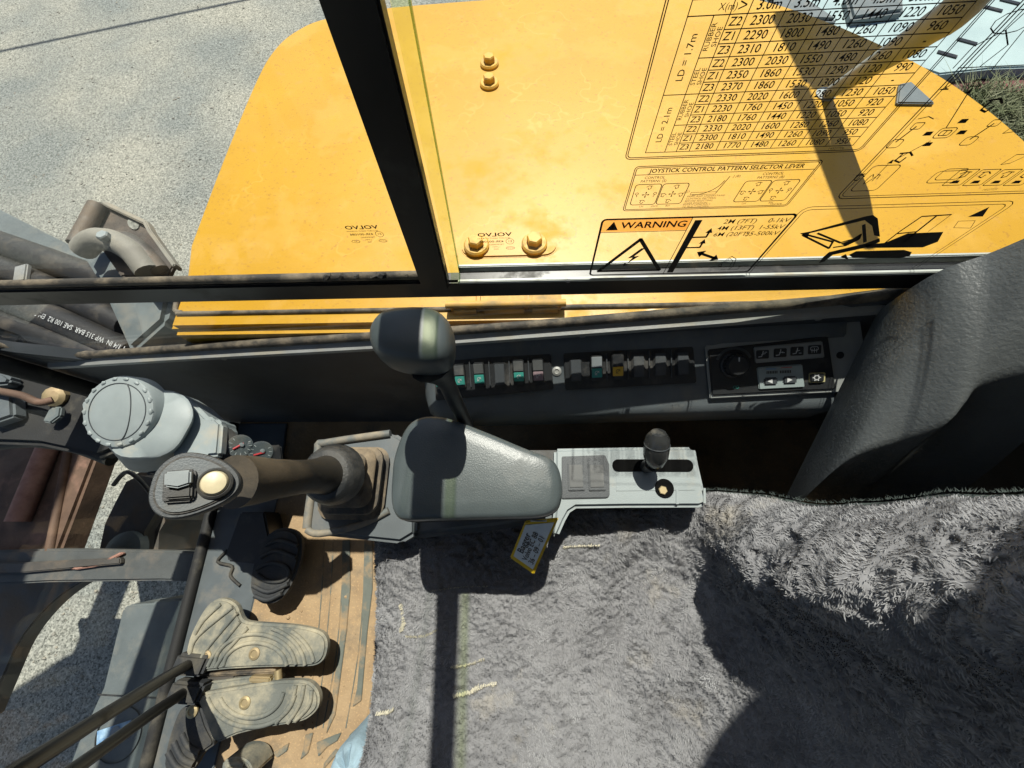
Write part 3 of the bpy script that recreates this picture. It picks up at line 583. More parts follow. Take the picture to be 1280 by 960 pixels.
# lever pattern diagram
st = sticker('lever_diagram_sticker', 'large window sticker with lever movement diagrams and small machines', .37, .793)
q = F(); X0, X1, Z0, Z1 = .2765, .452, .7935, 1.06
q.rr(X0, Z0, X1, Z1, .006, .0009); q.rr(X0 + .0025, Z0 + .0025, X1 - .0025, Z1 - .0025, .004, .0006)
def wp(*pts): return [wl(a, b) for a, b in pts]
def zq(lst): return [wl(960 + a / 4, b / 4) for a, b in lst]
q.rr(*wl(1062, 239), *wl(1128, 206)[:2], .003, .0007); q.line(zq([(520, 905), (600, 822)]), .0006)
q.line(zq([(890, 640), (1003, 460)]), .0007); q.line(zq([(812, 705), (612, 812)]), .0007)
for a, b in ((1003, 460), (612, 812)):
    p = wl(960 + a / 4, b / 4); q.poly([(p[0] - .002, p[1] - .001), (p[0] + .002, p[1] - .001), (p[0], p[1] + .003)])
c = wl(960 + 885 / 4, 665 / 4); q.rr(c[0] - .006, c[1] - .004, c[0] + .006, c[1] + .004, .002, .0006); q.rr(c[0] - .0035, c[1] - .002, c[0] + .0035, c[1] + .002, .001, .0007); q.line([(c[0], c[1] - .002), (c[0], c[1] + .002)], .0007)
for a, b in ((-.012, 0), (.012, 0), (.004, .009), (-.004, -.009)):
    q.poly([(c[0] + a - .003, c[1] + b - .0016), (c[0] + a + .003, c[1] + b - .0016), (c[0] + a + .0025, c[1] + b + .0016), (c[0] + a - .0025, c[1] + b + .0016)])
for dx in (-.030, .024):
    q.rr(c[0] + dx - .004, c[1] - .011, c[0] + dx + .005, c[1] - .004, .002, .0006); q.line([(c[0] + dx, c[1] - .006), (c[0] + dx + .004, c[1] + .006)], .0011); q.rr(c[0] + dx + .001, c[1] + .004, c[0] + dx + .008, c[1] + .009, .001, .0006); q.line([(c[0] + dx, c[1] + .012), (c[0] + dx + .006, c[1] + .0135), (c[0] + dx + .011, c[1] + .0115)], .0006)
bucket(q, c[0] + .012, c[1] + .020, .006); bucket(q, c[0] - .012, c[1] - .020, .006)
a, b = wl(960 + 880 / 4, 885 / 4); q.rr(a - .010, b - .006, a + .014, b + .006, .003, .0006); q.rr(a - .006, b - .003, a + .013, b + .008, .003, .0006)
for k in range(4):
    a, b = wl(1200 + 26 * k, 222); q.rr(a - .007, b - .008, a + .008, b + .008, .001, .0007); bucket(q, a, b + .003, .004, 1 if k % 2 else -1); q.poly([(a - .003, b - .006), (a + .004, b - .006), (a + .003, b - .003), (a - .002, b - .003)])
a, b = wl(1080, 222); bucket(q, a - .004, b, .004); q.poly([(a - .008, b + .003), (a - .002, b + .003), (a - .002, b + .0045)]); q.line([(a + .008 + .004 * math.cos(t), b - .002 + .005 * math.sin(t * 2)) for t in [k * .5 for k in range(10)]], .0007)
for pxx in (1272, 1268):
    a, b = wl(pxx, 160 if pxx == 1272 else 200); q.line([(a - .006, b - .004), (a - .004, b + .005), (a + .006, b + .005), (a, b - .003), (a - .006, b - .004)], .0006)
a, b = wl(960 + 1150 / 4, 190 / 4); q.line([(a + .011 * math.cos(t), b + .008 + .006 * math.sin(t)) for t in [k * .6 for k in range(11)]], .0006); q.line([(a - .010, b - .016), (a - .010, b - .004), (a, b + .004), (a + .010, b - .004), (a + .006, b - .016)], .0007); q.line([(a, b + .004), (a + .002, b + .018)], .0007)
q.line(zq([(950, 340), (1280, 325)]), .0006); q.line(zq([(1110, 360), (1280, 150)]), .0006); q.rr(*zq([(1010, 432)])[0], *zq([(1090, 398)])[0], .0005, .0007)
q.rr(*zq([(870, 448)])[0], *wl(1310, -20), .004, .0007)
q.text('14527729', *wl(1237, 237), .0030); q.build('diagram_print', 'print_fine', st)
# black excavator silhouette
st = sticker('excavator_silhouette_sticker', 'window sticker with a black excavator silhouette and small warning triangle', .34, .69)
X0, X1, Z0, Z1 = .2505, .418, .676, .790
q = F(); q.rr(wl(932, 335)[0] + .006, .668, wl(1272, 252)[0], wl(1272, 251)[1], .008, .0007); q.rr(wl(932, 335)[0] + .0095, .668, wl(1272, 252)[0] - .004, wl(1272, 251)[1] - .0035, .006, .0007)
q.build('border', 'print_fine', st)
q = F(); s4 = lambda l: [wl(980 + a / 4.267, 130 + b / 4.267) for a, b in l]
q.poly(s4([(85, 690), (125, 715), (135, 690), (430, 620), (470, 650), (480, 700), (512, 708), (500, 610), (475, 592), (430, 600), (140, 680)][::1]))
q.line(s4([(100, 700), (240, 770), (260, 735), (130, 700)]), .0022); q.line(s4([(180, 690), (300, 740), (370, 720), (410, 695), (400, 720), (330, 755), (265, 765)]), .0022); q.line(s4([(425, 645), (432, 735)]), .0028)
q.poly(s4([(300, 745), (370, 722), (412, 690), (400, 725), (330, 758)]))
q.poly(s4([(185, 850), (205, 820), (240, 790), (430, 745), (510, 715), (512, 735), (440, 765), (260, 805), (215, 840)]))
q.poly(s4([(430, 752), (540, 740), (660, 690), (850, 682), (820, 735), (740, 765), (440, 768)]))
q.poly(s4([(345, 805), (385, 785), (640, 778), (682, 790), (670, 812), (620, 822), (370, 822)]))
q.line(s4([(540, 740), (610, 685), (735, 600), (892, 590)]), .0016); q.line(s4([(640, 735), (812, 598)]), .0020); q.line(s4([(600, 692), (700, 682)]), .0018)
q.poly(s4([(980, 602), (1096, 548), (1060, 600)])); q.poly(s4([(300, 815), (330, 800), (345, 830), (318, 822)]))
q.build('silhouette', 'print', st)
q = F(); q.line(s4([(812, 598), (892, 590), (770, 680)]), .0007); q.line(s4([(905, 660), (930, 625), (1020, 622), (995, 662)]), .0005, True); q.build('outline_print', 'print_fine', st)
# maker's stamps etched in the panes, seen from behind
for nm, (ax_, az_), yy in (('rear', wl(618, 303), YS), ('front', wl(458, 294), YW + .0085)):
    if nm == 'front': p = Py(456, 294, yy); ax_, az_ = p.x, p.z
    q = Flat((0, yy, 0), fR, fU); k = .92
    q.text('VOLVO', ax_ + .001, az_ + .0115, .0076, mirror=True, sx=1.4, bold=.02)
    q.text('SECURIT SAINT-GOBAIN', ax_, az_ + .0062, .0026, mirror=True, sx=1.2); q.text('43R-001086', ax_ - .003, az_ + .0012, .0044, mirror=True, sx=1.2, bold=.012)
    q.text('TEMPERED', ax_ + .002, az_ - .0035, .0028, mirror=True, sx=1.2); q.text('LAMIN', ax_ + .001, az_ - .0073, .0025, mirror=True); q.text('0605', ax_ + .001, az_ - .0108, .0025, mirror=True)
    q.line([(ax_ + .0165 + .0042 * math.cos(t), az_ + .001 + .0042 * math.sin(t)) for t in [i * .35 for i in range(18)]], .0005, True); q.text('E1', ax_ + .0165, az_ + .001, .0045, mirror=True)
    q.line([(ax_ - .014 + .0045 * math.cos(t), az_ - .0095 + .0022 * math.sin(t)) for t in [i * .35 for i in range(18)]], .0005, True); q.text('AS', ax_ - .014, az_ - .0095, .003, mirror=True)
    q.line([(ax_ + .0165 + .0045 * math.cos(t), az_ - .0095 + .0022 * math.sin(t)) for t in [i * .35 for i in range(18)]], .0005, True); q.text('CCC', ax_ + .0165, az_ - .0095, .003, mirror=True)
    tgt = [o for o in sw.children if o.name.startswith(nm + '_pane')][0]
    q.build('glass_stamp', 'print', tgt)
# ================================================================== REAR SIDE TRIM
tr = thing('rear_side_trim', 'big dark grained vinyl trim panel behind the climate controls', 'trim panel', (.6, .1, 0))
topc = [Py(1096, 392, .262), Py(1112, 378, .262), Py(1172, 340, .264), Py(1238, 316, .266), Py(1320, 282, .267), Py(1420, 250, .267)]
edgc = [Pz(968, 650, .42), Pz(1008, 615, .50), Pz(1065, 565, .58), Pz(1130, 540, .62), Pz(1185, 520, .655), Pz(1208, 496, .67), Pz(1232, 468, .685), Pz(1300, 448, .71), Pz(1420, 425, .75)]
T_ = catmull(topc, 12); T_ = [T_[int(round(i * (len(T_) - 1) / 48))] for i in range(49)]
E_ = catmull(edgc, 8); E_ = [E_[int(round(i * (len(E_) - 1) / 48))] for i in range(49)]
L_ = [Vector((e.x + .02, .045 - .035 * min(1, i / 16), e.z - .27)) for i, e in enumerate(E_)]
rings = []
for i in range(49):
    a, e = T_[i], E_[i]; row = []
    for k in range(13):
        t = k / 12; p = a.lerp(e, t); p.z += .010 * math.sin(math.pi * t) * min(1, i / 14); row.append(p)
    l = L_[i]
    for q in (Vector((0, -.006, -.004)), Vector((0, -.011, -.013))): row.append(e + q)
    e2 = e + Vector((0, -.014, -.028))
    for k in range(1, 7): p = e2.lerp(l, k / 6); p.y -= .010 * math.sin(math.pi * k / 6); row.append(p)
    row.append(Vector((l.x + .01, l.y, -.0)))
    rings.append(row)
loft('panel', rings, 'trim_vinyl', tr, 60, cap=False, closed=False)
# ================================================================== SWITCH TRUNK ON THE SIDE WALL
SP0, SN = Vector((0, .222, .497)), Vector((-.10, -.5, 1)).normalized()
SR = Vector((1, 0, .10)).normalized(); SU = SN.cross(SR).normalized()
def Ps(px, py, h=0): return Pn(px, py, SP0 + SN * h, SN)
def splane(x, y): return .497 + .5 * (y - .222) + .10 * x
tk = thing('switch_panel', 'dark slate switch panel along the window sill', 'switch panel', (.1, .2, .4))
rings = []
for x, s in ((-.190, .30), (-.186, .62), (-.176, .85), (-.160, .97), (-.14, 1), (0, 1), (.2, 1), (.445, 1)):
    y0, y1 = .2675, .158; prof = []
    for y, dz in ((y0, .012), (.252, .012), (.245, 0), (.20, 0), (y1 + .012, -.000), (y1 + .004, -.004), (y1, -.014), (y1 + .002, -.06), (y1 + .014, -.085), (y1 + .035, -.10), (y0, -.11)):
        zz = splane(x, max(y, y1 + .008)) + dz; cyy, czz = .2675, splane(x, .2) - .045
        prof.append(Vector((x, cyy + (y - cyy) * s, czz + (zz - czz) * s)))
    rings.append(prof)
loft('trunk', rings, 'plastic_slate', tk, 45)
def rrplate(name, pxs, h0, h1, m, parent, bev=.0015):
    return extr(name, [Ps(a, b, h0) for a, b in pxs], SN * (h1 - h0), m, parent, bev)
bz1 = rrplate('switch_bezel', [(544, 452), (688, 437), (692, 486), (546, 500)], -.002, .005, 'plastic_black', tk)
bz2 = rrplate('switch_bezel', [(704, 437), (864, 424), (869, 478), (707, 487)], -.002, .005, 'plastic_black', tk)
RK = [(552, 472, 'teal'), (576, 470, 'teal'), (600, 468, 'teal'), (625, 468, None), (649, 465, 'teal'), (673, 464, 'mauve'), (720, 463, None), (745.6, 460, 'teal2'), (771.6, 458, 'amber'), (798, 457, None), (825, 455, None), (853, 454, None)]
for px, py, k in RK:
    c = Ps(px, py, .0055); wd = .0185
    if k is None:
        r = box('blank_switch', c, wd + .002, .040, .004, 'plastic_black', tk, .0012, X=SR, Y=SU); box('blank_cap', c + SN * .003, wd - .003, .034, .003, 'plastic_dark', r, .0008, X=SR, Y=SU)
    else:
        r = box('rocker_switch', c + SN * .003, wd - .001, .040, .010, 'plastic_black', tk, .0015, X=SR, Y=SU + SN * .12)
        up_m = {'teal2': 'chrome_grey', 'amber': 'plastic_black'}.get(k, 'switch_cap')
        box('upper_cap', c + SN * .0088 + SU * .0100, wd - .003, .016, .003, up_m, r, .0006, X=SR, Y=SU + SN * .12)
        ln = box('lens', c + SN * .0070 - SU * .0070, wd - .003, .0145, .003, 'teal' if k.startswith('teal') else k, r, .0006, X=SR, Y=SU + SN * .12)
        q = Flat(c + SN * .0090 - SU * .0070, SR, SU + SN * .12); q.line([(.003 * math.cos(t), .003 * math.sin(t)) for t in [i * .6 for i in range(9)]], .0007); q.line([(-.003, -.003), (.003, .003)], .0007); q.build('icon', 'white_ink' if k != 'amber' else 'print', r)
for pxx in (588, 612, 637, 661, 758.5, 785, 811.5, 839): box('divider', Ps(pxx, 467 - (pxx - 600) * .052, .006), .0018, .043, .004, 'plastic_dark', tk, .0005, X=SR, Y=SU)
lathe('screw', Ps(696, 464, .0), SN, [(.0075, 0), (.0075, .0015), (.004, .003), (.003, .0015)], 'alu', tk, 16)
# climate control
cl = thing('climate_panel', 'climate control panel with round fan knob, arrow buttons and small display', 'control panel', Ps(980, 450))
rrplate('backing_plate', [(880, 432), (1071, 394), (1085, 488), (886, 498)], .001, .007, 'panel_silver', cl)
rrplate('face', [(884, 437), (1033, 420), (1043, 486), (889, 494)], .006, .010, 'plastic_black', cl)
kc = Ps(917, 456, .010)
kn = lathe('fan_knob', kc, SN, [(.0195, 0), (.0195, .003), (.0165, .005), (.0155, .014), (.013, .018), (.001, .0185)], 'plastic_black', cl, 28)
for i in range(20):
    a = 2 * math.pi * i / 20; d = SR * math.cos(a) + SU * math.sin(a); tube('knurl', [kc + d * .0165 + SN * .004, kc + d * .0157 + SN * .014], .0011, 'plastic_black', kn, 6)
box('pointer', kc + SU * .009 + SN * .0185, .0015, .006, .001, 'white_ink', kn, .0002, X=SR, Y=SU)
q = Flat(kc + SN * .0005, SR, SU); q.line([(.0245 * math.cos(math.radians(a)), .0245 * math.sin(math.radians(a))) for a in range(25, 160, 6)], .004); q.build('fan_scale', 'plastic_slate', cl)
q = Flat(Ps(920, 484, .0105), SR, SU); q.line([(-.002 + .002 * math.cos(i * .6), .002 * math.sin(i * .6)) for i in range(11)], .0006); q.line([(.002 + .002 * math.cos(i * .6), .002 * math.sin(i * .6)) for i in range(11)], .0006); q.build('fan_icon', 'teal', cl)
rrplate('button_strip', [(941, 434), (1027, 426), (1030, 447), (943, 454)], .0098, .0125, 'panel_silver', cl)
for i, (px, py) in enumerate(((953, 443), (975, 441), (996, 439), (1018, 437))):
    b = box('mode_button', Ps(px, py, .0125), .0165, .0125, .004, 'plastic_black', cl, .0008, X=SR, Y=SU)
    q = Flat(Ps(px, py, .0148), SR, SU)
    if i < 3: q.line([(-.005, -.0035), (-.001, -.003), (.0005, .001), (.001, .0045)], .0012); q.line([(-.001, .0), (.004, .001)], .0009); q.line([(.003, .003 - .003 * i), (.006, .003 - .003 * i)], .0009)
    else: q.rr(-.005, -.001, .005, .004, .002, .0009); q.line([(0, -.004), (0, .002)], .0009); q.line([(-.003, -.004), (-.003, .001)], .0007); q.line([(.003, -.004), (.003, .001)], .0007)
    q.build('icon', 'white_ink', b)
rrplate('display', [(945, 459), (1002, 455), (1005, 484), (948, 487)], .0098, .0125, 'lcd', cl)
q = Flat(Ps(974, 465, .0128), SR, SU)
for i in range(7): q.poly([(-.017 + .0022 * i, -.002), (-.0155 + .0022 * i, -.002), (-.0155 + .0022 * i, .002), (-.017 + .0022 * i, .002)]); q.poly([(.001 + .0022 * i, -.002), (.0025 + .0022 * i, -.002), (.0025 + .0022 * i, .002), (.001 + .0022 * i, .002)])
q.build('digits', 'print', cl)
q = Flat(Ps(974, 461, .0128), SR, SU); q.poly([(-.018, -.0003), (-.004, -.0003), (-.004, .0006), (-.018, .0012)]); q.build('cold_bar', 'ice_blue', cl)
q = Flat(Ps(974, 460, .0128), SR, SU); q.poly([(.002, -.0003), (.017, -.0003), (.017, .0012), (.002, .0006)]); q.build('hot_bar', 'warm_red', cl)
for px, py, s in ((963, 476.5, -1), (987, 475, 1)):
    b = box('arrow_button', Ps(px, py, .0125), .0185, .0115, .004, 'plastic_dark', cl, .0018, X=SR, Y=SU); q = Flat(Ps(px, py, .0148), SR, SU); q.poly([(s * .004, 0), (-s * .003, .0035), (-s * .003, -.0035)][::s]); q.build('icon', 'white_ink', b)
b = box('snow_frame', Ps(1021, 472, .0105), .021, .0145, .004, 'button_edge', cl, .001, X=SR, Y=SU); b2 = box('snow_button', Ps(1021, 472, .0125), .0175, .0115, .004, 'plastic_black', cl, .001, X=SR, Y=SU)
q = Flat(Ps(1021, 472, .0148), SR, SU); q.line([(.0032 * math.cos(i * .63), .0032 * math.sin(i * .63)) for i in range(11)], .0014)
for i in range(6): q.line([(.003 * math.cos(i * 1.047), .003 * math.sin(i * 1.047)), (.005 * math.cos(i * 1.047), .005 * math.sin(i * 1.047))], .0012)
q.build('icon', 'white_ink', b2)
lathe('screw_hole', Ps(1050, 444, .007), SN, [(.005, -.001), (.005, .0008), (.0025, .0005)], 'plastic_black', cl, 16)
lathe('screw', Ps(1036, 399, .003), SN, [(.005, -.004), (.005, .0008), (.0025, .0012)], 'alu', tk, 16)

# ================================================================== RIGHT-HAND CONSOLE
cs = thing('arm_console', 'grey right-hand arm console with rubber bellows and padded wrist rest', 'console', (-.05, .06, 0))
def z8(l, z): return [Pz(440 + a / 2.743, 370 + b / 2.743, z) for a, b in l]
def z4(l, z): return [Pz(620 + a / 4.267, 520 + b / 4.267, z) for a, b in l]
extr('tray', [Pz(a, b, .515) for a, b in ((381, 655), (384, 640), (397, 560), (404, 552), (492, 540), (520, 560), (520, 668), (500, 680), (388, 668))], (0, 0, -.035), 'plastic_slate', cs, .007, 3)
rim = catmull([Pz(a, b, .516) for a, b in ((384, 660), (386, 640), (398, 562), (406, 554), (488, 542))], 3); tube('tray_rim', rim, .006, 'tray_dusty', cs, 10)
rim = [Pz(a, b, .517) for a, b in ((384, 662), (400, 667), (450, 656), (486, 638))]; tube('tray_rim', catmull(rim, 4), .005, 'tray_dusty', cs, 10)
extr('body', [Pz(a, b, .50) for a, b in ((400, 664), (420, 570), (560, 560), (700, 575), (712, 640), (690, 648), (640, 660), (500, 676))], (0, 0, -.10), 'plastic_slate', cs, .01, 3)
extr('pedestal', [(-.12, .035, .41), (.12, .035, .41), (.12, .115, .41), (-.12, .115, .41)], (0, 0, -.412), 'plastic_black', cs, .004)
bc0, bc1 = Pz(444, 604, .515), Pz(428, 592, .585)
pr = [(0, 1.0), (.10, 1.02), (.16, .86), (.24, .84), (.32, .92), (.40, .90), (.46, .72), (.54, .70), (.62, .78), (.68, .74), (.74, .56), (.84, .52), (.90, .56), (1.0, .44)]
rings = []
for t, s in pr:
    c = bc0.lerp(bc1, t); rings.append([c + Vector((a, b, 0)) for a, b in rrect(.094 * s, .100 * s, .020 * s, 4)])
loft('bellows', rings, 'boot_rubber', cs, 50)
pad = [(125, 700), (128, 620), (135, 555), (160, 480), (195, 428), (250, 406), (330, 414), (450, 458), (600, 520), (680, 552), (712, 590), (724, 650), (720, 700), (700, 738), (640, 760), (500, 765), (300, 770), (180, 772), (140, 752)]
pp = catmull(z8(pad, .650), 4, True)
bm = bmesh.new(); cen = sum(pp, Vector()) / len(pp); rings = []
for dz, s in ((-.034, .965), (-.030, .99), (-.020, 1.0), (-.010, .995), (-.004, .975), (-.001, .94), (.001, .86), (.002, .6), (.0024, .2)): rings.append([cen + (p - cen) * s + Vector((0, 0, dz)) for p in pp])
bm.free(); wr = loft('wrist_pad', rings, 'pad_vinyl', cs, 60)
tube('pad_seam', [cen + (p - cen) * .992 + Vector((0, 0, -.0245)) for p in pp], .0016, 'plastic_black', cs, 6, closed=True)
lw = [cen + (p - cen) * .93 for p in pp]; rings = [[p + Vector((0, 0, -.033)) for p in lw], [p + Vector((0, 0, -.07)) for p in lw], [cen + (p - cen) * .80 + Vector((0, -.004, -.135)) for p in pp]]
loft('wrist_pad_support', rings, 'plastic_black', cs, 50)
# rear plate
po = z4([(310, 172), (700, 165), (1055, 163), (1072, 185), (1085, 258), (1118, 400), (1132, 470), (1090, 487), (700, 488), (430, 492), (395, 515), (370, 560), (330, 650), (290, 640), (310, 500)], .530)
extr('rear_plate', po, (0, 0, -.03), 'plastic_grey', cs, .005, 3)
extr('rear_plate_skirt', z4([(420, 480), (1110, 470), (1060, 200), (330, 200), (330, 470)], .51), (0, 0, -.045), 'plastic_slate', cs, .004)
extr('panel_recess', z4([(640, 215), (1010, 213), (1045, 300), (1060, 395), (640, 400)], .5295), (0, 0, .0012), 'plastic_grey', cs)
fb_ = extr('blank_bezel', z4([(350, 218), (580, 210), (602, 260), (604, 425), (590, 437), (350, 442)], .529), (0, 0, .004), 'plastic_dark', cs, .001)
for a in (425, 535): 
    b = extr('blank_switch', z4([(a - 45, 245), (a + 45, 243), (a + 50, 398), (a - 40, 400)], .5325), (0, 0, .003), 'plastic_dark', cs, .001); extr('blank_cap', z4([(a - 36, 262), (a + 36, 260), (a + 41, 380), (a - 31, 382)], .5352), (0, 0, .0015), 'switch_cap', b, .0006)
sA, sB = z4([(640, 266), (1030, 262)], .5305); slc = (sA + sB) / 2
extr('lever_slot_shade', [slc + Vector((a, b, 0)) for a, b in rrect((sB - sA).length + .01, .0165, .008, 5)], (0, 0, .0016), 'recess_shade', cs)  # flat cap, black as the shade in an open slot
hc = z4([(897, 385)], .5305)[0]; lathe('screw_hole', hc, (0, 0, 1), [(.0125, -.002), (.0125, .0016), (.0115, .0016)], 'recess_shade', cs, 24)
hexhead('brass_screw', hc + Vector((-.003, -.003, .0016)), (0, 0, 1), .006, .003, 'brass', cs)
for a, b in ((965, 450), (1110, 445)): extr('moulded_rib', z4([(a - 6, b - 60), (a + 6, b - 60), (a + 8, b + 20), (a - 6, b + 20)], .530), (0, 0, .0014), 'plastic_grey', cs)
# cross brackets under the plate
for a in (480, 660): extr('under_bracket', z4([(a - 60, 560), (a + 60, 560), (a + 60, 620), (a - 60, 640)], .43), (0, 0, -.02), 'steel_dark', cs, .003)
# throttle lever
tl = thing('throttle_lever', 'short throttle lever with glossy black egg-shaped knob in a slot', 'lever', z4([(780, 270)], .53)[0])
k0, k1 = z4([(800, 270)], .532)[0], z4([(835, 255)], .565)[0]
tube('stem', [k0 - Vector((0, 0, .02)), k0.lerp(k1, .5), k1], [.008, .009, .010], 'plastic_black', tl, 12)
kb, kt = z4([(845, 265)], .563)[0], z4([(868, 78)], .603)[0]; axk = kt - kb; L_ = axk.length
lathe('knob', kb, axk, [(.004, -.002), (.0115, .004), (.0155, L_ * .3), (.0160, L_ * .55), (.0145, L_ * .8), (.009, L_ * .95), (.001, L_)], 'knob_gloss', tl, 24)
lathe('knob_collar', kb + axk * .62, axk, [(.0157, 0), (.0162, .0008), (.0157, .0016)], 'plastic_dark', tl, 24)
# blade lever in front of the wrist rest
bl = thing('blade_lever', 'bent lever with big rounded black knob over the wrist rest', 'lever', Pz(585, 530, .45))
kc = Pz(518.5, 427, .785); ki = [(75, 170), (80, 120), (120, 78), (200, 63), (285, 66), (338, 100), (350, 170), (335, 228), (290, 252), (200, 250), (125, 236), (88, 205)]
kp = catmull([Pz(440 + a / 2.743, 370 + b / 2.743, .785) for a, b in ki], 3, True); rings = []
for dz, s in ((-.030, .45), (-.027, .74), (-.021, .90), (-.012, .98), (-.002, 1), (.006, .99), (.013, .95), (.018, .86), (.021, .68), (.0225, .35), (.023, .05)): rings.append([kc + (p - kc) * s + Vector((0, 0, dz)) for p in kp])
loft('knob', rings, 'knob_black', bl, 70)
tube('stem', catmull([Pz(540, 452, .765), Pz(556, 474, .735), Pz(568, 500, .69), Pz(582, 527, .60), Pz(585, 532, .50), Pz(585, 534, .40)], 5), [.022 - .0 * i for i in range(1)] + [.020, .017, .014, .0115, .010] + [.0085] * 20, 'plastic_black', bl, 14)
# joystick
js = thing('joystick', 'dusty right-hand joystick with rocker switch and cream thumb button', 'joystick', bc1)
j0, j1 = Pz(430, 592, .575), Pz(268, 604, .775)
def jl(t, dx=0, dy=0): return j0.lerp(j1, t) + Vector((dx, dy, 0))
gp = [jl(.14), jl(.18), jl(.22), jl(.27), jl(.34), jl(.42), jl(.54, .003), jl(.68, .003), jl(.80, .001), jl(.90)]
tube('grip', catmull(gp, 3), [v for v in np.interp(np.linspace(0, 9, 28), range(10), [.028, .026, .0235, .0210, .0192, .0182, .0180, .0190, .0215, .0225])], 'grip_rubber', js, 24)
tube('grip_base', catmull([jl(0), jl(.04), jl(.09), jl(.14), jl(.19), jl(.225)], 4), [float(v) for v in np.interp(np.linspace(0, 5, 21), range(6), [.017, .030, .0375, .0375, .034, .0285])], 'pad_black', js, 24)
lathe('collar', j0 - Vector((-.004, 0, .012)), (j1 - j0), [(.021, 0), (.023, .006), (.020, .014), (.024, .02), (.019, .03)], 'rubber', js, 20)
HN = Vector((.50, .03, 1)).normalized(); HP = Pz(232, 604, .822)
def Ph(a, b, h=0): return Pn(90 + a / 3.282, 440 + b / 3.282, HP + HN * h, HN)
ho_ = [(310, 610), (318, 545), (345, 482), (400, 432), (470, 409), (560, 420), (640, 455), (688, 505), (688, 560), (640, 608), (560, 648), (470, 678), (390, 685), (335, 660)]
hp = catmull([Ph(a, b) for a, b in ho_], 4, True); hc_ = sum(hp, Vector()) / len(hp); rings = []
for h, s in ((-.045, .42), (-.035, .70), (-.022, .90), (-.012, .98), (-.005, 1.0), (-.001, .985), (.0005, .95), (.0005, .90)): rings.append([hc_ + (p - hc_) * s + HN * h for p in hp])
hd = loft('head', rings, 'plastic_dark', js, 50)
fi = [hc_ + (p - hc_) * .86 for p in hp]; extr('face_inlay', fi, HN * .0016, 'grip_rubber', js)
fi = [hc_ + (p - hc_) * .80 for p in hp]; extr('face_plate', [p + HN * .001 for p in fi], HN * .0016, 'plastic_slate', js)
rb = extr('rocker_frame', [Ph(a, b, .001) for a, b in ((385, 492), (510, 482), (516, 500), (512, 600), (498, 614), (382, 622), (378, 600))], HN * .005, 'plastic_black', js, .0015)
extr('rocker_upper', [Ph(a, b, .005) for a, b in ((392, 496), (500, 488), (498, 545), (445, 562), (390, 555))], HN * .0065, 'chrome_grey', rb, .0012)
extr('rocker_lower', [Ph(a, b, .005) for a, b in ((390, 557), (445, 564), (498, 547), (496, 598), (388, 606))], HN * .0035, 'plastic_black', rb, .0012)
tcn = Ph(590, 540, .001)
lathe('button_ring', tcn, HN, [(.0105, -.001), (.0105, .003), (.0092, .0042), (.0082, .003)], 'plastic_black', js, 28)
lathe('thumb_button', tcn, HN, [(.0082, 0), (.0082, .004), (.0072, .0058), (.004, .0068), (.0005, .0071)], 'cream', js, 28)

# yellow key tag
kt_ = thing('key_tag', 'yellow-framed paper name tag hanging beside the wrist rest', 'tag', Pz(680, 650, .56))
tc_ = [Pz(637, 698, .515), Pz(667, 719, .515), Pz(698, 648, .575)]; tc_.append(Pn(656, 652, tc_[0], (tc_[1] - tc_[0]).cross(tc_[2] - tc_[0])))
tn = (tc_[1] - tc_[0]).cross(tc_[2] - tc_[0]).normalized()
extr('frame', tc_, tn * -.004, 'tag_yellow', kt_, .0015)
tm = sum(tc_, Vector()) / 4; extr('paper_insert', [tm + (p - tm) * s_ + tn * .0002 for p, s_ in zip(tc_, (.80, .80, .86, .86))], tn * .0008, 'paper', kt_)
tR = ((tc_[3] - tc_[0]) + (tc_[2] - tc_[1])).normalized(); q = Flat(tm + tn * .0016, tR, tn.cross(tR))
q.text('Bagger', -.003, .0085, .0125, bold=.006); q.text('Volvo EC 88', -.003, -.0005, .0105, sx=.9, bold=.006); q.text('36 – 09 – 01', -.003, -.0095, .0105, sx=.9, bold=.006); q.build('lettering', 'print', kt_)
rg = Pz(673, 651, .588); tube('ring', [rg + Vector((.009 * math.cos(i * .5), .0, .009 * math.sin(i * .5))) for i in range(13)], .0012, 'alu', kt_, 6, closed=True)

# ================================================================== INSTRUMENT POD
pd = thing('instrument_pod', 'grey instrument pod with round ribbed cap and dark gauge face', 'pod', Pz(180, 560, 0))
def z7(l, z): return [Pz(90 + a / 3.282, 440 + b / 3.282, z) for a, b in l]
o_t = catmull(z7([(42, 215), (70, 195), (130, 180), (135, 145), (200, 145), (340, 155), (420, 160), (480, 195), (500, 260), (470, 330), (420, 400), (330, 440), (210, 440), (150, 390), (90, 320), (60, 270)], .515), 3, True)
o_b = catmull(z7([(150, 300), (170, 260), (200, 240), (230, 230), (280, 230), (360, 235), (420, 240), (480, 260), (510, 330), (480, 400), (430, 460), (350, 490), (250, 490), (200, 450), (170, 400), (155, 350)], .36), 3, True)
ct_ = sum(o_t, Vector()) / len(o_t)
rings = [[p for p in o_b]] + [[b.lerp(a, t) + Vector((0, 0, 0)) for a, b in zip(o_t, o_b)] for t in (.4, .75, .93)] + [[ct_ + (p - ct_) * .985 + Vector((0, 0, .0)) for p in o_t], [ct_ + (p - ct_) * .94 + Vector((0, 0, .004)) for p in o_t], [ct_ + (p - ct_) * .5 + Vector((0, 0, .006)) for p in o_t]]
loft('shell', rings, 'plastic_grey', pd, 45)
CN = Vector((.05, -.25, 1)).normalized(); cc = z7([(216, 245)], .527)[0]
cpp = lathe('cap', cc, CN, [(.056, -.018), (.056, .006), (.054, .010), (.0515, .011), (.0005, .0122)], 'plastic_grey', pd, 48)
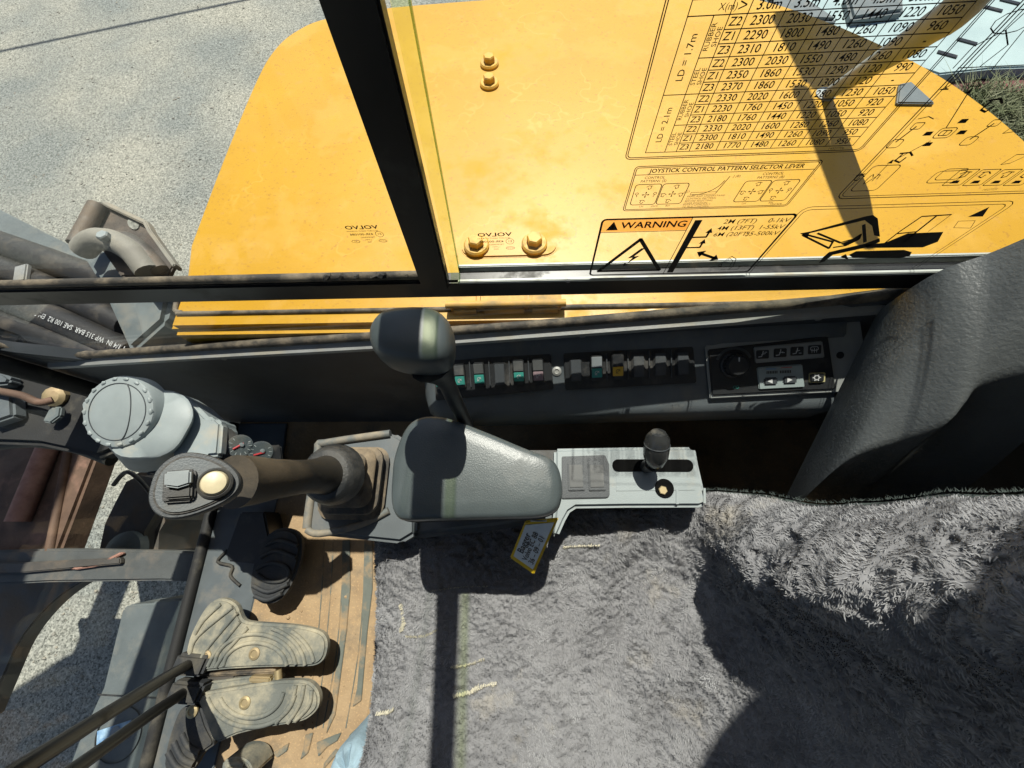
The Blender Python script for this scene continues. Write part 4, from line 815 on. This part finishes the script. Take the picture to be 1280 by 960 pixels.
lathe('cap_groove', cc + CN * .0112, CN, [(.0445, -.002), (.0445, .0008), (.0434, .0008), (.0434, -.001)], 'plastic_dark', cpp, 40)
u_ = Vector((1, 0, 0)); u_ = (u_ - CN * u_.dot(CN)).normalized(); v_ = CN.cross(u_)
tube('cap_groove', [cc + CN * .0122 + u_ * (.008 + .013 * math.cos(a)) + v_ * (.044 * math.sin(a)) for a in np.linspace(-1.4, 1.4, 14)], .0007, 'plastic_dark', cpp, 6)
for i in range(18):
    a = 2 * math.pi * i / 18; d = u_ * math.cos(a) + v_ * math.sin(a); e_ = CN.cross(d)
    tube('cap_lug', [cc + d * .0505 + CN * .010 - e_ * .0035, cc + d * .0512 + CN * .0103, cc + d * .0505 + CN * .010 + e_ * .0035], [.0024, .0034, .0024], 'plastic_grey', cpp, 8)
nk = z7([(380, 165), (420, 160), (500, 212), (550, 262), (578, 264), (600, 292), (594, 360), (575, 420), (530, 470), (420, 480), (400, 400), (460, 330), (440, 220)], .495)
extr('neck', nk, (0, 0, -.05), 'plastic_grey', pd, .010, 3)
extr('gauge_hood', z7([(545, 330), (560, 275), (585, 266), (612, 290), (605, 380), (600, 425), (545, 430)], .498), (0, 0, -.02), 'plastic_grey', pd, .006, 3)
gn = Vector((.75, -.1, .65)).normalized(); gp0 = z7([(680, 400)], .465)[0]
def Pg(a, b, h=0): return Pn(90 + a / 3.282, 440 + b / 3.282, gp0 + gn * h, gn)
extr('gauge_face', [Pg(a, b) for a, b in ((615, 305), (650, 310), (730, 390), (860, 380), (870, 470), (620, 470), (600, 400))], gn * -.04, 'plastic_black', pd, .003)
for i, (a, b, an) in enumerate(((690, 385, 2.6), (775, 410, .3))):
    c = Pg(a, b, .0008); gu = gn.orthogonal().normalized(); gw = gn.cross(gu)
    dl = lathe('gauge_dial', c, gn, [(.0185, -.003), (.0185, .0006), (.0175, .0006)], 'plastic_slate', pd, 28); lathe('gauge_glass', c + gn * .003, gn, [(.018, 0), (.018, .0006)], 'gauge_glass', dl, 24)
    e0 = Pg(a - 30, b + 14, .002); e1 = Pg(a + 14, b - 10 if i == 0 else b + 2, .002); tube('needle', [e0, e1], .0017, 'needle', dl, 6)
    lathe('needle_hub', Pg(a + 6, b - 4, .001), gn, [(.004, 0), (.003, .003), (.0005, .0034)], 'chrome_grey', dl, 12)
    q = Flat(c + gn * .0012, gu, gw)
    for k in range(10): t = k * .5; q.line([(.012 * math.cos(t), .012 * math.sin(t)), (.016 * math.cos(t), .016 * math.sin(t))], .0008)
    q.build('tick_marks', 'white_ink', dl)
extr('stand', z7([(240, 420), (440, 420), (470, 520), (300, 520)], .37), (0.02, .02, -.375), 'plastic_black', pd, .01)

# ================================================================== FLOOR, PEDALS, LEVERS
fm = thing('floor_mat', 'ribbed floor mat buried under tan dirt', 'floor mat', (-.5, -.2, 0))
def zf(l, z=.004): return [Pz(220 + a / 4, 720 + b / 4, z) for a, b in l]
extr('mat_sheet', [(-.74, .10, -.002), (-.20, .16, -.002), (-.16, -.9, -.002), (-.74, -.9, -.002)], (0, 0, .006), 'floor_dirt', fm, .002)
for R_ in ([(835, -180), (872, -180), (875, 60), (855, 280), (800, 690), (755, 785), (772, 690), (828, 270)], [(945, -180), (985, -180), (985, 60), (960, 270), (930, 620), (885, 652), (908, 560), (932, 270)],
           [(1060, -180), (1095, -180), (1095, 60), (1075, 270), (1020, 560), (1030, 270)], [(650, 790), (690, 780), (665, 880), (625, 915), (640, 860)], [(705, 830), (800, 790), (830, 780), (810, 820), (760, 850), (715, 900)],
           [(870, 790), (920, 745), (900, 800), (850, 870)], [(490, 880), (570, 830), (560, 870), (510, 905)], [(745, 930), (800, 860), (830, 870), (790, 905), (735, 970)]):
    extr('mat_rib', zf(R_, .0035), (0, 0, .0045), 'mat_rib', fm, .0012)
for xa, xb in ((700, 640), (745, 700), (800, 735), (910, 850), (1010, 945)):
    tube('moulded_line', catmull(zf([(xa + 40, -170), (xa + 30, 60), (xa, 400), (xb, 760)], .0038), 4), .0016, 'mat_rib', fm, 6)
for k in range(26):
    c = zf([(560 + 480 * rng.random(), 40 + 900 * rng.random())], .004)[0]; r_ = .0015 + .0035 * rng.random() ** 2
    lathe('dirt_clod', c, (rng.normal() * .3, rng.normal() * .3, 1), [(r_, -.001), (r_ * 1.1, r_ * .5), (r_ * .6, r_), (r_ * .1, r_ * 1.1)], 'floor_dirt', fm, 7, smooth=15)
tube('moulded_line', catmull(zf([(360, 900), (420, 890), (438, 905), (438, 970)], .004), 3), .0022, 'floor_dirt', fm, 6)
fp = extr('floor_plate', [(-.872, .262, -.002), (-.72, .262, -.002), (-.70, .06, -.002), (-.735, -.94, -.002), (-.872, -.94, -.002)], (0, 0, .0085), 'plastic_slate', None, .002)
tag(fp, 'slate floor plate along the front edge of the cab', 'floor plate')
extr('cover_block', [Pz(a, b, .07) for a, b in ((282, 690), (300, 640), (330, 640), (340, 690), (320, 705), (284, 702))], (0, 0, -.072), 'plastic_black', fp, .004)
tube('cable', catmull([Pz(a, b, .010) for a, b in ((284, 688), (272, 702), (290, 708), (288, 720), (300, 732))], 4), .004, 'rubber', fp, 8)
def groove_pedal(name, label, outl, arcs, z, m, grp, screws, th=.022):
    p = thing(name, label, 'pedal', zf([outl[0]], 0)[0], grp)
    o = catmull(zf(outl, z), 3, True); extr('plate', o, (0, 0, -th), m, p, .005, 3)
    for a in arcs: tube('tread', catmull(zf(a, z + .0005), 4), .0045, m, p, 8)
    for s in screws:
        c = zf([s], z)[0]; lathe('screw', c, (0, 0, 1), [(.0125, -.001), (.0125, .002), (.008, .0035), (.0065, .002)], 'brass', p, 20)
    return p
def arc(cx, cy, rx, ry, a0, a1, n=9): return [(cx + rx * math.cos(math.radians(a)), cy - ry * math.sin(math.radians(a))) for a in np.linspace(a0, a1, n)]
o1 = [(45, 400), (60, 320), (100, 230), (150, 152), (205, 115), (260, 122), (300, 152), (318, 200), (352, 230), (480, 240), (600, 250), (700, 272), (744, 305), (752, 360), (732, 420), (680, 452), (560, 456), (400, 460), (250, 468), (110, 478), (60, 440)]
a1 = [arc(395, 462, 160, 128, 6, 174), arc(395, 462, 205, 172, 6, 176), arc(395, 462, 250, 212, 4, 70), arc(395, 462, 296, 235, 8, 52), [(200, 455), (250, 380), (360, 258)], [(160, 450), (200, 380), (320, 228)], [(120, 450), (150, 370), (305, 185)], [(70, 390), (110, 300), (285, 155)], [(95, 290), (140, 220), (225, 140)]]
p1 = groove_pedal('travel_pedal', 'dusty ribbed travel pedal with a wing, beside the small rubber pedal', o1, a1, .095, 'pedal_rubber', 'travel pedals', [(393, 388), (150, 403)])
o2 = [(95, 600), (160, 582), (280, 562), (400, 542), (520, 527), (640, 526), (690, 555), (712, 602), (705, 662), (660, 710), (600, 735), (450, 760), (300, 795), (190, 835), (150, 740), (115, 650)]
a2 = [arc(375, 560, 165, 150, 200, 352), arc(375, 560, 225, 195, 195, 350), [(600, 545), (575, 640), (500, 735)], [(640, 545), (620, 640), (560, 735)], [(678, 570), (665, 650), (595, 725)]]
p2 = groove_pedal('travel_pedal', 'dusty ribbed travel pedal with a wing coloured dark for shade, on the door side', o2, a2, .095, 'pedal_rubber', 'travel pedals', [(345, 633)])
ow = [(0, 700), (40, 655), (110, 640), (150, 745), (190, 836), (130, 890), (80, 970), (20, 1000), (-60, 980), (-50, 850)]
extr('wing', catmull(zf(ow, .070), 3, True), (0, 0, -.02), 'pedal_dark', p2, .005, 3)  # same pedal rubber, coloured dark because the wing lies in shadow
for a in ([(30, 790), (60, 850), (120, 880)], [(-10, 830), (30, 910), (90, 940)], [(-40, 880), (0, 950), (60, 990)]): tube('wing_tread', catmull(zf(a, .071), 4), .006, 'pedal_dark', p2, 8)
lathe('wing_screw', zf([(82, 676)], .072)[0], (0, 0, 1), [(.013, -.002), (.013, .002), (.008, .0035), (.006, .002)], 'brass', p2, 20)
for p, ys in ((p1, [(110, 478), (440, 462), (500, 470), (500, 490), (130, 508)]), (p2, [(95, 540), (360, 505), (500, 495), (520, 527), (280, 560), (100, 595)])):
    extr('bracket', zf(ys, .078), (0, 0, -.03), 'boot_rubber' if p is p1 else 'pedal_rubber', p, .004)
    c = zf([(300, 480 if p is p1 else 560)], .04)[0]; box('mount', (c.x - .03, c.y, .032), .10, .05, .075, 'steel_dark', p, .004)
tube('hinge_pin', [zf([(510, 470)], .075)[0], zf([(514, 525)], .075)[0]], .008, 'brass', p1, 10)
box('latch', zf([(430, 512)], .080)[0], .05, .012, .02, 'brass', p2, .003)
o3 = [(230, 940), (255, 918), (300, 908), (345, 920), (372, 950), (375, 1010), (240, 1010)]
groove_pedal('foot_rest', 'pale dusty foot rest at the front of the dirty mat', o3, [[(262, 948), (300, 935), (340, 945)], [(255, 975), (300, 960), (350, 970)]], .08, 'pedal_rubber', None, [], .07)
bp = thing('rubber_pedal', 'small oval black rubber pedal with curved treads', 'pedal', Pz(345, 715, 0))
bo = catmull([Pz(a, b, .085) for a, b in ((313, 742), (312, 722), (320, 690), (334, 668), (352, 660), (370, 665), (376, 680), (372, 708), (360, 735), (345, 752), (326, 755))], 3, True)
extr('plate', bo, (0, 0, -.024), 'pedal_dark', bp, .007, 3)
for l in ([(332, 682), (350, 675), (372, 682)], [(326, 697), (345, 688), (370, 697)], [(320, 712), (336, 704), (354, 706), (362, 716), (352, 726), (334, 726), (322, 718)], [(316, 732), (336, 740), (360, 730)], [(318, 745), (334, 750), (352, 742)]):
    tube('tread', catmull([Pz(a, b, .0865) for a, b in l], 4), .005, 'pedal_dark', bp, 8)
box('arm', (bo[0].x + .03, bo[0].y + .07, .03), .03, .05, .065, 'steel_dark', bp, .004)
# travel levers
for k, (l, lab) in enumerate(((((236, 831, .10), (205, 848, .20), (120, 901, .42), (20, 965, .58), (-70, 1025, .66)), 'dark bent travel lever rising over the step cover from the winged pedal'), (((230, 866, .10), (190, 892, .19), (130, 935, .33), (60, 985, .46), (-20, 1040, .55)), 'dark travel lever crossing the round emblem on the step cover'))):
    pts = [Pz(*q) for q in l]; lv = thing('travel_lever', lab, 'lever', pts[0], 'travel levers')
    tube('rod', catmull(pts, 6), .0105, 'paint_black', lv, 14)
    extr('clamp', [pts[0] + Vector(v) for v in ((-.04, -.02, -.03), (.035, -.022, -.03), (.045, .018, -.03), (-.03, .022, -.03))], (0, 0, .035), 'pedal_dark', lv, .006)
# ================================================================== SEAT WITH SHEEPSKIN COVER
def vnoise(x, y, seed=0):
    r = np.random.default_rng(seed); G = r.random((256, 256)); xi = np.floor(x).astype(int); yi = np.floor(y).astype(int); fx_ = x - xi; fy_ = y - yi
    fx_ = fx_ * fx_ * (3 - 2 * fx_); fy_ = fy_ * fy_ * (3 - 2 * fy_); g = lambda a, b: G[a % 256, b % 256]
    return (g(xi, yi) * (1 - fx_) + g(xi + 1, yi) * fx_) * (1 - fy_) + (g(xi, yi + 1) * (1 - fx_) + g(xi + 1, yi + 1) * fx_) * fy_
def fbm(x, y, o=4, seed=0): return sum(vnoise(x * 2 ** k + 17 * k, y * 2 ** k + 5 * k, seed + k) * .5 ** k for k in range(o)) / (2 - .5 ** (o - 1)) - .5
st_ = thing('operator_seat', 'black operator seat under the grey sheepskin cover', 'seat', (.05, -.27, 0))
box('seat_base', (.06, -.27, .14), .36, .34, .28, 'plastic_black', st_, .02)
box('cushion', (.02, -.27, .345), .44, .46, .13, 'rubber', st_, .04)
box('backrest', (.47, -.27, .64), .10, .46, .62, 'rubber', st_, .04, X=(1, 0, -.32))
prof = catmull([Vector(p) for p in ((-.222, 0, .27), (-.238, 0, .34), (-.240, 0, .40), (-.225, 0, .436), (-.18, 0, .448), (-.05, 0, .446), (.08, 0, .440), (.17, 0, .443), (.245, 0, .470), (.295, 0, .525), (.33, 0, .60), (.365, 0, .70), (.405, 0, .82), (.44, 0, .93), (.48, 0, .98))], 24)
pa = np.array([(p.x, p.z) for p in prof]); sl_ = np.r_[0, np.cumsum(np.hypot(*np.diff(pa, axis=0).T))]; Ls = sl_[-1]
NU, NV = 560, 340
su = np.linspace(0, Ls, NU); ux = np.interp(su, sl_, pa[:, 0]); uz = np.interp(su, sl_, pa[:, 1])
tx = np.gradient(ux, su); tz = np.gradient(uz, su); nl = np.hypot(tx, tz); nx, nz = -tz / nl, tx / nl
Wd = .62; vv = np.linspace(0, Wd, NV)                      # v = 0 at the outer (window) side, hanging over the edge
U, V = np.meshgrid(su, vv, indexing='ij')
back = np.clip((su - .62) / .18, 0, 1); back = back * back * (3 - 2 * back)    # 0 on the cushion, 1 on the backrest
yedge = .030 - .040 * back[:, None]
Yb = yedge - (V - .07)
drop = np.clip(.07 - V, 0, None)
bol = np.exp(-((V - .115) / .055) ** 2) + np.exp(-((V - .49) / .06) ** 2)
H = back[:, None] * .085 * bol + (1 - back[:, None]) * (.012 * bol)
# soft folds where cushion and backrest meet, and the baggy edge near the console
fold = np.exp(-((U - .60) / .10) ** 2)
fr2 = np.abs(fbm(U * 9 + 3, V * 7 + U * 5, 3, 5))
H += (fold * np.clip(1.15 - V / .42, 0, 1)) * .060 * (.22 - fr2) * 2
H += back[:, None] * .030 * (.2 - np.abs(fbm(U * 12 + V * 6, V * 10, 3, 15))) * np.clip(1.3 - V / .30, 0, 1) * 2
H += .020 * fbm(U * 6, V * 6, 3, 11)
clump = np.abs(fbm(U * 60 + 3 * fbm(U * 20, V * 20, 2, 8), V * 75 + 3 * fbm(U * 20, V * 20, 2, 9), 3, 21))
shag = np.clip((.22 - np.abs(V - .10)) / .15, .25, 1) * (.45 + .55 * back[:, None])
H += .016 * shag * (.30 - clump * 2) + .0055 * fbm(U * 130, V * 150, 3, 31) + .003 * fbm(U * 300, V * 320, 2, 41)
edge = np.clip(drop / .07, 0, 1)
PX = ux[:, None] + nx[:, None] * H; PZ = uz[:, None] + nz[:, None] * H
PY = Yb.copy()
th = np.clip(drop / .05, 0, 1) * 1.4
PY = np.where(drop > 0, yedge + .035 * np.sin(th) * (1 + .5 * fbm(U * 10, V * 0, 2, 51)) , PY)
PX = PX - nx[:, None] * .075 * (1 - np.cos(th)); PZ = PZ - nz[:, None] * .075 * (1 - np.cos(th))
# cut the front outer corner round and let the rim wander
wob = .020 * fbm(U * 9, U * 0 + 2, 3, 61)
PY = PY + wob * np.clip(1 - V / .25, 0, 1)
cushion_shift = (1 - back[:, None]) * np.clip(1 - V / .3, 0, 1) * -.030
PY = PY + cushion_shift
vs_ = np.stack([PX, PY, PZ], -1).reshape(-1, 3)
idx = np.arange(NU * NV).reshape(NU, NV)
fs = np.stack([idx[:-1, :-1], idx[1:, :-1], idx[1:, 1:], idx[:-1, 1:]], -1).reshape(-1, 4)
def npmesh(name, v, f, m, parent=None, smooth=True):
    me = bpy.data.meshes.new(name); me.vertices.add(len(v)); me.vertices.foreach_set('co', np.ascontiguousarray(v, dtype=np.float32).ravel())
    k = f.shape[1]; me.loops.add(f.size); me.loops.foreach_set('vertex_index', f.ravel().astype(np.int32)); me.polygons.add(len(f))
    me.polygons.foreach_set('loop_start', np.arange(0, f.size, k, dtype=np.int32)); me.polygons.foreach_set('loop_total', np.full(len(f), k, dtype=np.int32))
    if smooth: me.polygons.foreach_set('use_smooth', np.ones(len(f), dtype=bool))
    me.update(); me.validate(); return link(name, me, m, parent)
sc_ = thing('sheepskin_cover', 'matted grey sheepskin cover spread over the operator seat', 'seat cover', (.05, -.2, .3))
npmesh('skin', vs_, fs, 'fleece', sc_)
# pile: short curled strands over the whole skin, longer along the bolster
G3 = np.stack([PX, PY, PZ], -1); du = np.gradient(G3, axis=0); dv = np.gradient(G3, axis=1); NN = np.cross(du, dv); NN /= np.linalg.norm(NN, axis=-1, keepdims=True) + 1e-9
if NN[NU // 3, NV // 2, 2] < 0: NN = -NN
NS = 260000
iu = rng.integers(2, NU - 2, NS); iv = rng.integers(0, NV - 1, NS)
P0 = G3[iu, iv] + rng.normal(0, .0006, (NS, 3)); Nn = NN[iu, iv]; sh = (shag * np.ones_like(U))[iu, iv]
lng = (.0026 + .0006 * sh) * (.6 + .8 * rng.random(NS))
cx_ = U[iu, iv]; cy_ = V[iu, iv]; ang = 6.28 * 2.2 * fbm(cx_ * 22, cy_ * 22, 2, 71) + rng.normal(0, .5, NS)
T1 = du[iu, iv] / np.linalg.norm(du[iu, iv], axis=-1, keepdims=True); T2 = np.cross(Nn, T1)
lean = (T1 * np.cos(ang)[:, None] + T2 * np.sin(ang)[:, None])
side = np.cross(Nn, lean); wd_ = (.00038 + .0002 * rng.random(NS))[:, None]
A0 = P0 - side * wd_ - Nn * .001; A1 = P0 + side * wd_ - Nn * .001
Bm = P0 + Nn * (lng * .5)[:, None] + lean * (lng * .35)[:, None]; B0 = Bm - side * wd_ * .8; B1 = Bm + side * wd_ * .8
Tp = P0 + Nn * (lng * .7)[:, None] + lean * (lng * .9)[:, None]
pv = np.stack([A0, A1, B1, B0, Tp - side * wd_ * .25, Tp + side * wd_ * .25], 1).reshape(-1, 3); b_ = np.arange(NS)[:, None] * 6
pf = np.concatenate([b_ + np.array([[0, 1, 2, 3]]), b_ + np.array([[3, 2, 5, 4]])])
po_ = npmesh('pile', pv, pf, 'fleece_pile', sc_); po_['kind'] = 'stuff'
# dark green woven rim of the cover, on the side facing the trim
ri = [Vector(G3[i, 2]) + Vector((0, .001, -.002)) for i in range(150, NU - 6, 6)]
tube('woven_rim', ri, .003, 'fleece_edge', sc_, 8)
fv = []; ff = []
for i in range(1100):
    k = rng.integers(150, NU - 6); p = Vector(G3[k, 2]) + Vector((rng.normal() * .002, .006, rng.normal() * .003)); d = Vector((rng.normal() * .004, .001 + rng.random() * .004, rng.random() * .002)); i0 = len(fv)
    fv += [p + Vector((-.0006, 0, 0)), p + Vector((.0006, 0, 0)), p + d]; ff.append((i0, i0 + 1, i0 + 2))
fr_ = pydata('fringe', fv, ff, 'fleece_edge', sc_); fr_['kind'] = 'stuff'
# worn seams where the pale hide shows
KD = G3.reshape(-1, 3)
def on_skin(px, py):
    p = Pz(px, py, .45); d = ray(px, py).normalized(); W_ = KD - np.array(C); t = W_ @ np.array(d); perp = np.linalg.norm(W_ - t[:, None] * np.array(d), axis=1); near = np.where(perp < perp.min() + .002)[0]; j = near[np.argmin(t[near])]
    return Vector(KD[j]), Vector(NN.reshape(-1, 3)[j])
for sm, wdt in (([(563, 836), (580, 833), (604, 826)], .004), ([(565, 873), (585, 868), (600, 862), (622, 856)], .006), ([(500, 756), (504, 775), (501, 790)], .006), ([(506, 796), (530, 794), (548, 789)], .003), ([(538, 737), (575, 734), (610, 734)], .002), ([(470, 893), (484, 891), (494, 888)], .005), ([(705, 684), (725, 683), (750, 683)], .004)):
    pts = [on_skin(*p) for p in sm]; cen_ = catmull([p + n * .0012 for p, n in pts], 7); nn_ = pts[1][1]; v2 = []; f2 = []
    for a_, b_2 in zip(cen_, cen_[1:]):
        for k in range(5):
            c_ = a_.lerp(b_2, rng.random()); t_ = (b_2 - a_).normalized(); sd = nn_.cross(t_).normalized(); l_ = wdt * (.22 + .35 * rng.random()); hw = t_ * .0005; sk = t_ * rng.normal() * .001; o_ = nn_ * (.0015 + .002 * rng.random()) + sd * rng.normal() * wdt * .12; i0 = len(v2)
            v2 += [c_ - sd * l_ - hw + o_ - nn_ * .003, c_ - sd * l_ + hw + o_ - nn_ * .003, c_ + hw + sk + o_, c_ - hw + sk + o_, c_ + sd * l_ + hw + o_ - nn_ * .003, c_ + sd * l_ - hw + o_ - nn_ * .003]; f2 += [(i0, i0 + 1, i0 + 2, i0 + 3), (i0 + 3, i0 + 2, i0 + 4, i0 + 5)]
    pydata('worn_seam', v2, f2, 'wool_backing', sc_)
# pale blue cloth at the seat front
cl_o = [(405, 1010), (412, 955), (425, 938), (445, 930), (470, 960), (470, 1010)]
bc = thing('blue_cloth', 'pale blue cloth peeping out below the front of the sheepskin', 'cloth', Pz(430, 960, 0))
cp_ = catmull([Pz(a, b, .28) for a, b in cl_o], 4, True); cc_ = sum(cp_, Vector()) / len(cp_)
loft('folds', [[cc_ + (p - cc_) * s + Vector((0, 0, dz + .006 * math.sin(7 * i / 3)) ) for i, p in enumerate(cp_)] for dz, s in ((-.28, .9), (-.10, 1.0), (-.03, 1.02), (-.008, .95), (0, .75), (.004, .3))], 'cloth_blue', bc, 60)
